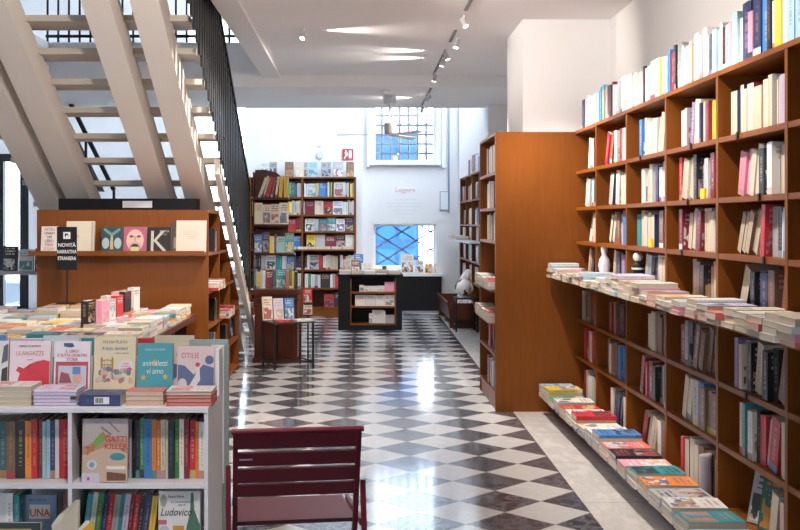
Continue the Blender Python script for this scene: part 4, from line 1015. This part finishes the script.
poly(o, [(.05, .05), (.95, .05), (.95, .60), (.05, .60)], w, h, t, (.42, .07, .09)); poly(o, [(.12, .08), (.9, .08), (.9, .52), (.12, .52)], w, h, t, (.50, .48, .55), lift=.0009); poly(o, [(.52, .35), (.74, .35), (.74, .50), (.52, .50)], w, h, t, (.10, .22, .5), lift=.0012)
poly(o, circ(.66, .27, .13, .10), w, h, t, (.62, .35, .28), lift=.0012); poly(o, [(.15, .18), (.5, .18), (.42, .36), (.2, .40)], w, h, t, (.30, .08, .10), lift=.0012)
o, w, h, t = facebook(94, 135.5, 338, YT, ZT, (.62, .53, .36), 'tan picture book with brass bed and crowd of children on white bookcase', GW, lean=6, t=.03, kind='picture_book')
title(o, 'SYLVIA PLATH', .5, .88, .075, w, h, t, (.12, .12, .10), sx=.95); title(o, 'A letto, bambini!', .5, .76, .095, w, h, t, (.05, .14, .28), shear=.2, sx=.75); title(o, 'e altre storie', .66, .69, .05, w, h, t, (.2, .15, .1))
for x in (.17, .43): poly(o, [(x, .36), (x + .035, .36), (x + .045, .60), (x + .0175, .64), (x - .01, .60)], w, h, t, (.36, .21, .05))
for v_, d_ in ((.55, .02), (.47, .014), (.42, .014)): poly(o, [(.18, v_), (.32, v_ + d_), (.46, v_), (.46, v_ + .022), (.32, v_ + .022 + d_), (.18, v_ + .022)], w, h, t, (.36, .21, .05), lift=.0009)
for x in (.25, .32, .39): poly(o, [(x, .42), (x + .012, .42), (x + .012, .56), (x, .56)], w, h, t, (.40, .25, .07))
poly(o, circ(.78, .46, .19, .13), w, h, t, (.66, .58, .62), lift=.0009)
title(o, 'disegni\ndi Quentin\nBlake', .78, .50, .05, w, h, t, (.50, .08, .2), sx=.8)
for i in range(40):
    rr = random.Random(i); poly(o, circ(.08 + .84 * rr.random(), .18 + .24 * rr.random(), .045 + .02 * rr.random(), .035 + .02 * rr.random(), 8), w, h, t, rr.choice([(.22, .26, .33), (.55, .35, .25), (.15, .17, .22), (.5, .46, .42), (.45, .12, .1)]), lift=.0009 + .00002 * i)
o, w, h, t = facebook(137.5, 172.5, 344.5, YT - .04, ZT, (.045, .27, .32), 'teal picture book with white script and orange stars on the white bookcase', GW, lean=6, t=.03, kind='picture_book')
title(o, 'animaletti\nvi amo', .5, .55, .165, w, h, t, (.66, .72, .66), shear=.15, sx=.78); title(o, 'Chiara Carminati', .5, .86, .065, w, h, t, (.6, .68, .66), sx=.9)
for (cx, cy) in ((.5, .62), (.18, .32), (.8, .33)): poly(o, [(cx + (.085 if i % 2 == 0 else .045) * math.cos(R(36 * i + 90)), cy + (.07 if i % 2 == 0 else .04) * math.sin(R(36 * i + 90))) for i in range(10)], w, h, t, (.62, .36, .10))
poly(o, [(.45, .0), (.85, .0), (.82, .11), (.45, .12)], w, h, t, (.60, .12, .2), lift=.0009); poly(o, [(.08, .05), (.22, .03), (.3, .08), (.18, .09)], w, h, t, (.05, .08, .2))
for k, (a, b2, yy) in enumerate(((172, 209, YT), (177, 214.5, YT - .03))):
    o, w, h, t = facebook(a, b2, 347 + k, yy, ZT, (.58, .46, .46), ('rear' if k == 0 else 'front') + ' copy of the pinkish picture book with blue bird picture on white bookcase', GW, lean=6, t=.02, kind='picture_book')
    poly(o, [(.02, .03), (.98, .03), (.98, .55), (.7, .62), (.45, .40), (.2, .6), (.02, .62)], w, h, t, (.09, .12, .24))
    title(o, 'OTILIE', .35, .76, .17, w, h, t, (.50, .14, .12), sx=.8)
    poly(o, [(.42, .05), (.62, .28), (.60, .58), (.54, .60), (.5, .4), (.3, .12)], w, h, t, (.62, .60, .60), lift=.0009); poly(o, circ(.55, .62, .06, .05), w, h, t, (.4, .06, .05), lift=.0012)
    poly(o, circ(.86, .72, .12, .10, 9), w, h, t, (.08, .11, .22)); poly(o, circ(.15, .2, .12, .12), w, h, t, (.55, .52, .55), lift=.0010); poly(o, circ(.48, .08, .14, .05), w, h, t, (.6, .34, .2), lift=.0010)
# a second, taller row peeping up behind
for k, (a, b2, tp, c, nm) in enumerate(((9, 42, 339, (.45, .33, .55), 'lavender'), (44, 80, 335.5, (.62, .68, .75), 'pale blue'), (82, 100, 338, (.05, .22, .25), 'teal'), (138, 154, 338, (.55, .03, .05), 'red'), (155, 194, 335.5, (.62, .56, .44), 'cream'), (-12, 7, 335, (.10, .22, .5), 'blue'))):
    facebook(a, b2, tp, 4.90, .7, c, f'{nm} hardback peeping up behind the front row on the white bookcase', 'hardbacks behind the front row', t=.02, lean=0, kind='hardback') if False else None
    Yq = 4.93; X = ((a + b2) / 2 - CX) / F * Yq; zt2 = EYE - (tp - CY) / F * Yq
    book('hardback', .02, pxw(a, b2, Yq), .23, 'face', c, T(X, Yq, zt2 - .23, 0, 0), f'{nm} hardback peeping up behind the cover-out row of white bookcase', 'hardbacks behind the front row', ink=c, ink2=c, art=0)
# shelf on the far side of the white bookcase that carries them
zsh = min(EYE - (335 - CY) / F * 4.93 - .23, EYE - (339 - CY) / F * 4.93 - .23) - .001
MB().box(xl, .715, .0, xr - .10, .76, zsh - .006).box(xl, .70, zsh - .014, xr - .10, .80, zsh - .006).build('rear_step', WHITEL, wc)
# piles in front of the covers
wp = [(8, 44, 'ssss', 4, .19, 'w', .0190), (53.5, 43.5, 'uuuuu', 5, .19, 'u', .0122), (98.5, 42, 'n', 1, .19, 'n', .044), (143, 38.5, 'qcc', 3, .15, 'q', .018), (188.5, 47, 'cccc', 4, .20, 'w', .0145)]
for k, (pxc, wpx, cols, n, hgt, topc, th) in enumerate(wp):
    Y0 = 4.30; X = (pxc - CX) / F * 4.22; wd = wpx / F * 4.22
    names = ['white pile at cut-off end', 'lavender pile', 'single thick navy book', 'coral pile', 'aisle end pile']
    zz = .709
    for i in range(n):
        cc = topc if i == n - 1 else {'A': 'c'}.get(cols[i % len(cols)], cols[i % len(cols)])
        if k == 0: cc = 'c' if i < n - 1 else 'w'
        if k == 3: cc = 'q'
        if k == 4: cc = 'w' if i == n - 1 else 'q'
        lb = f"{COL[cc][1]} picture book, {ordn(i)} from bottom of the {names[k]} on white bookcase" if n > 1 else 'thick navy picture book with white barcode sticker lying on the white bookcase'
        o = book('picture_book', th, hgt * .72 if wd > hgt else .145, wd * .985, 'flat', COL[cc][0] if k != 4 or i == n - 1 else (.62, .06, .07), T(X + random.uniform(-.002, .002), Y0 + .01, zz, (math.pi if k in (0, 3, 4) else 0) + R(random.uniform(-1.2, 1.2))), lb, 'piles on the white bookcase', near=True, hard=(k in (1, 4)), art=1, ink=(.10, .12, .2) if k == 2 else (.6, .2, .18))
        if k == 2: 
            MB().box(-.022, -o.dimensions.y / 2 - .0008, .008, .038, -o.dimensions.y / 2, .036).build('barcode_sticker', flat((.72, .72, .72), .5), o)
            bm = MB()
            for q in range(9): bm.box(-.018 + q * .0036, -o.dimensions.y / 2 - .0014, .012, -.0165 + q * .0036 + (q % 3) * .0006, -o.dimensions.y / 2 - .0008, .032)
            bm.build('barcode', BLACKP, o)
        zz += th + .0008
# things on the low step in front
gb = book('picture_book', .02, .24, .272, 'face', (.012, .028, .022), T(-1.31, 3.93, .052, 0, -R(6)), 'dark green picture book standing at floor level before the white bookcase', 'books on the low step', ink=(.5, .36, .1), ink2=(.02, .06, .05), art=1, near=True)

op = thing('open_book', 'cream open paperback standing fanned on the low step of white bookcase', 'book', (-1.10, 3.99, .051), R(0))
m = MB()
m.prism([(-.040, -.03, .0), (.038, -.0, .0), (.038, 0, .345), (.030, -.01, .345), (-.010, -.03, .29), (-.040, -.035, .26)], (0, .006, 0))
m.build('cover', flat((.62, .56, .46), .7), op)
m = MB()
for i in range(9):
    q = i * .004; m.prism([(-.030 - q * .2, -.02 + q, .004), (.034, .008 + q, .004), (.034, .008 + q, .338), (.022, .0 + q, .338), (-.008 - q, -.018 + q, .285), (-.032 - q, -.024 + q, .25)], (0, .003, 0))
m.build('pages', flat((.70, .66, .56), .85), op)
yb_ = thing('notebook', 'yellow covered notebook with white pages on the low step of white bookcase', 'book', (-1.035, 3.90, .051), 0)
MB().prism([(-.02, 0, 0), (.055, .0, 0), (.055, .0, .285), (.045, 0, .29), (-.02, 0, .235)], (0, .006, 0)).build('cover', flat((.72, .42, .03), .5), yb_)
MB().prism([(-.03, .008, 0), (.035, .008, 0), (.035, .008, .29), (.022, .008, .29), (-.03, .008, .235)], (0, .012, 0)).build('pages', flat((.72, .70, .64), .8), yb_)
# pile on the floor seen past the bookcase
pile(-.645, 5.45, .0, 2, 'the small floor pile behind white bookcase', ['p', 'w'], size=(.12, .15), th=(.05, .06), group='floor pile behind white bookcase') if False else None

# ================================================================== RED CHAIR
ch = thing('folding_chair', 'dark red slatted metal chair with its back to the viewer in the aisle', 'chair', (-.204, 3.42, 0), R(8))
def backpt(x, z):          # back leans towards the viewer at its top
    return (x, .06 - (z - .45) * .30, z)
W2 = .205
for x in (-W2 + .008, W2 - .008):
    MB().bar(backpt(x, .785), backpt(x, .43), .016, .024).build('back_post', REDP, ch)
    MB().bar(backpt(x, .43), (x, .42, .0), .016, .024).build('front_leg', REDP, ch)
for x in (-W2 - .014, W2 + .014):
    MB().bar((x, .03, .66 if x < 0 else .60), (x, -.10, 0), .016, .024).build('rear_leg', REDP, ch)
    MB().bar((x, .05, .455), (x, .44, .435), .012, .022).build('seat_rail', REDP, ch)
for (za, zb) in ((.722, .778), (.664, .708), (.606, .652), (.558, .598)):
    p0, p1 = backpt(0, za), backpt(0, zb)
    MB().prism([(-W2, p0[1] - .006, za), (W2, p0[1] - .006, za), (W2, p1[1] - .006, zb), (-W2, p1[1] - .006, zb)], (0, .012, .003)).build('back_slat', REDP, ch)
p0, p1 = backpt(0, .786), backpt(0, .806)
MB().bar((-W2 - .006, p1[1] - .002, .783), (W2 + .006, p1[1] - .002, .783), .026, .018, 10).build('top_rail', REDP, ch)
for i in range(6):
    y = .06 + i * .064
    MB().box(-W2 + .006, y, .455 - i * .004, W2 - .006, y + .054, .468 - i * .004).build('seat_slat', flat((.105, .014, .022), .42, 0, 'seat_red_lacquer'), ch)  # seat slats in a duller red than the frame
MB().bar((-W2, -.0, .40), (W2, -.0, .40), .016, .016, 8).build('cross_rod', REDP, ch)
p = backpt(-W2 + .035, .69); MB().box(-W2 + .02, p[1] - .010, .685, -W2 + .062, p[1] - .0065, .690).build('name_plate', flat((.55, .5, .5), .4), ch)

# ================================================================== CEILING FITTINGS
fan = thing('ceiling_fan', 'grey ceiling fan with thin white blades hanging before the window', 'ceiling fan', (.335, 12.0, 2.876))
gm = flat((.62, .61, .62), .45)
MB().lathe([(.055, -.10), (.07, -.09), (.075, -.0)], n=20).build('canopy', gm, fan)
MB().bar((0, 0, -.10), (0, 0, -.31), .022, .022, 10).build('rod', flat((.6, .6, .6), .4), fan)
MB().lathe([(.03, -.44), (.065, -.43), (.072, -.34), (.06, -.31), (.02, -.305)], n=22).build('motor', gm, fan)
for a in (178, 305, 60):
    ca, sa = math.cos(R(a)), math.sin(R(a)); n_ = Vector((-sa, ca, 0)); d_ = Vector((ca, sa, 0))
    MB().prism([d_ * .05 + n_ * .05 + Vector((0, 0, -.452)), d_ * .58 + n_ * .06 + Vector((0, 0, -.456)), d_ * .60 + n_ * .03 + Vector((0, 0, -.456)), d_ * .58 - n_ * .05 + Vector((0, 0, -.440)), d_ * .05 - n_ * .05 + Vector((0, 0, -.444))], (0, 0, .007)).build('blade', flat((.66, .65, .66), .4), fan)
sd = thing('smoke_detector', 'small round white smoke detector on the ceiling beside the fan', 'smoke detector', (.27, 11.5, 2.876))
MB().lathe([(.03, -.04), (.05, -.03), (.055, 0)], n=18).build('body', WHITEP, sd, True)
tk = thing('track_rail', 'thin dark lighting track running along the ceiling to the window', 'lighting track', (.774, 9.2, 3.0))
for a, b2, z in ((-6, -1.45, -.012), (-.62, -.1, -.012), (.35, 1.9, -.012)): MB().box(-.012, a, z, .012, b2, 0).build('rail_segment', flat((.20, .19, .2), .5), tk)
tk2 = thing('track_rail', 'thin dark lighting track on the dropped ceiling by the window', 'lighting track', (.755, 12.2, 2.876))
MB().box(-.012, -.9, -.012, .012, 1.0, 0).build('rail_segment', flat((.20, .19, .2), .5), tk2)
LAMPC = (1.0, .91, .83)
def spot(x, y, z, tx, ty, tz_, label, power, size=75, blend=.6, vis=True, grp='track spotlights'):
    d = Vector((tx - x, ty - y, tz_ - z)).normalized(); top_ = Vector((x, y, z)); head = Vector((x, y, z - .07))
    if vis:
        s = thing('spotlight', label, 'spotlight', (x, y, z), 0, grp)
        MB().bar((0, 0, 0), (0, 0, -.05), .015, .015, 8).build('stem', WHITEP, s)
        h0 = Vector((0, 0, -.055)) - d * .035; h1 = Vector((0, 0, -.055)) + d * .035
        MB().bar(h0, h1, .042, .042, 16).build('lamp_head', flat((.55, .54, .54), .4), s)
        MB().bar(h1, h1 + d * .002, .036, .036, 16).build('lit_lens', emit((1, .93, .84), 12.0), s)
    l = bpy.data.lights.new('spot', 'SPOT'); l.energy = power; l.color = LAMPC; l.spot_size = R(size); l.spot_blend = blend; l.shadow_soft_size = .025
    o = bpy.data.objects.new('spot_lamp', l); COLL.objects.link(o); o.location = head + d * .06
    o.rotation_euler = d.to_track_quat('-Z', 'Y').to_euler()
SP = .85
for k, (y, ty) in enumerate(((7.9, 7.2), (8.85, 8.4), (9.5, 9.3), (9.9, 10.4), (10.95, 11.6))):
    spot(.774 if k != 1 else .81, y, 3.0 - .012, 1.6 if k in (0, 2) else -.2, ty, .9 if k in (0, 2) else 0.0, f"white track spotlight, {ordn(k)} along the ceiling track counted from the stairs end" if False else f"white track spotlight on the ceiling, {ordn(k)} counted towards the window", 60 * SP)
spot(.755, 11.7, 2.864, -.9, 15, 1.2, 'white track spotlight nearest the fan on the dropped ceiling', 22 * SP)
spot(.755, 12.9, 2.864, .1, 14.4, .7, 'white track spotlight at the window end of the track', 50 * SP)
spot(-.45, 8.5, 3.0, -1.3, 7.6, 1.0, 'single white ceiling spotlight near the stair opening', 60 * SP)
for (x, y, tx) in ((-.41, 8.6, .6), (.735, 9.62, -.4), (.735, 10.05, -.4)):
    spot(x, y, 3.01, tx, y, 3.03, '', 13, 60, .9, vis=False)
spot(.72, 12.2, 2.888, -.6, 12.2, 2.90, '', 8, 70, .9, vis=False)  # unseen lamp added to brighten the dropped ceiling
# next row: the same track goes on over the viewer (out of view)
for k, y in enumerate((7.35, 6.5, 5.7, 4.85, 4.05)):
    spot(.774, y, 2.99, 1.62, y + .2, 1.55, '', 37 * SP, 76, .5, vis=False)
for k, (x, y, tx, ty, e) in enumerate(((-.45, 6.0, -1.9, 6.6, 34), (-.45, 4.0, -1.2, 4.7, 16), (-.45, 2.6, -1.0, 4.4, 62), (-.5, 4.2, -2.0, 8.1, 80), (-.45, 7.2, -1.7, 7.9, 42), (.3, 9.0, 0, 9.0, 16))):  # added unseen spots, off the track, brightening bookcase, table and stair beams
    spot(x, y, 2.97, tx, ty, .7 if e != 80 else 2.15, '', e * SP, 100 if e != 80 else 70, .7, vis=False)
spot(.1, 6.4, 2.97, 1.55, 8.14, 2.5, '', 40, 60, .8, vis=False)  # unseen spot added to brighten the white pillar
spot(.1, 5.0, 2.97, 1.92, 5.6, 2.7, '', 30, 100, .9, vis=False)  # unseen wide spot, added as fill on the upper right wall
# ================================================================== WORLD, CAMERA, VIEW
w = bpy.data.worlds.new('daylight'); bpy.context.scene.world = w; w.use_nodes = True
bgd = w.node_tree.nodes['Background']; bgd.inputs[0].default_value = (.66, .82, 1.0, 1); bgd.inputs[1].default_value = 2.9
cam = bpy.data.cameras.new('camera'); co = bpy.data.objects.new('camera', cam); COLL.objects.link(co)
co.location = (0, 0, EYE); co.rotation_euler = (R(90), 0, 0)
cam.sensor_width = 36; cam.lens = 36 * F / 800; cam.shift_x = 40 / 800; cam.shift_y = -43 / 800; cam.clip_end = 200
sc = bpy.context.scene; sc.camera = co
sc.view_settings.view_transform = 'Standard'; sc.view_settings.look = 'None'; sc.view_settings.gamma = 1; sc.view_settings.use_curve_mapping = False
sc.view_settings.exposure = 1.85
sc.cycles.max_bounces = 8; sc.cycles.diffuse_bounces = 5; sc.cycles.sample_clamp_indirect = 8
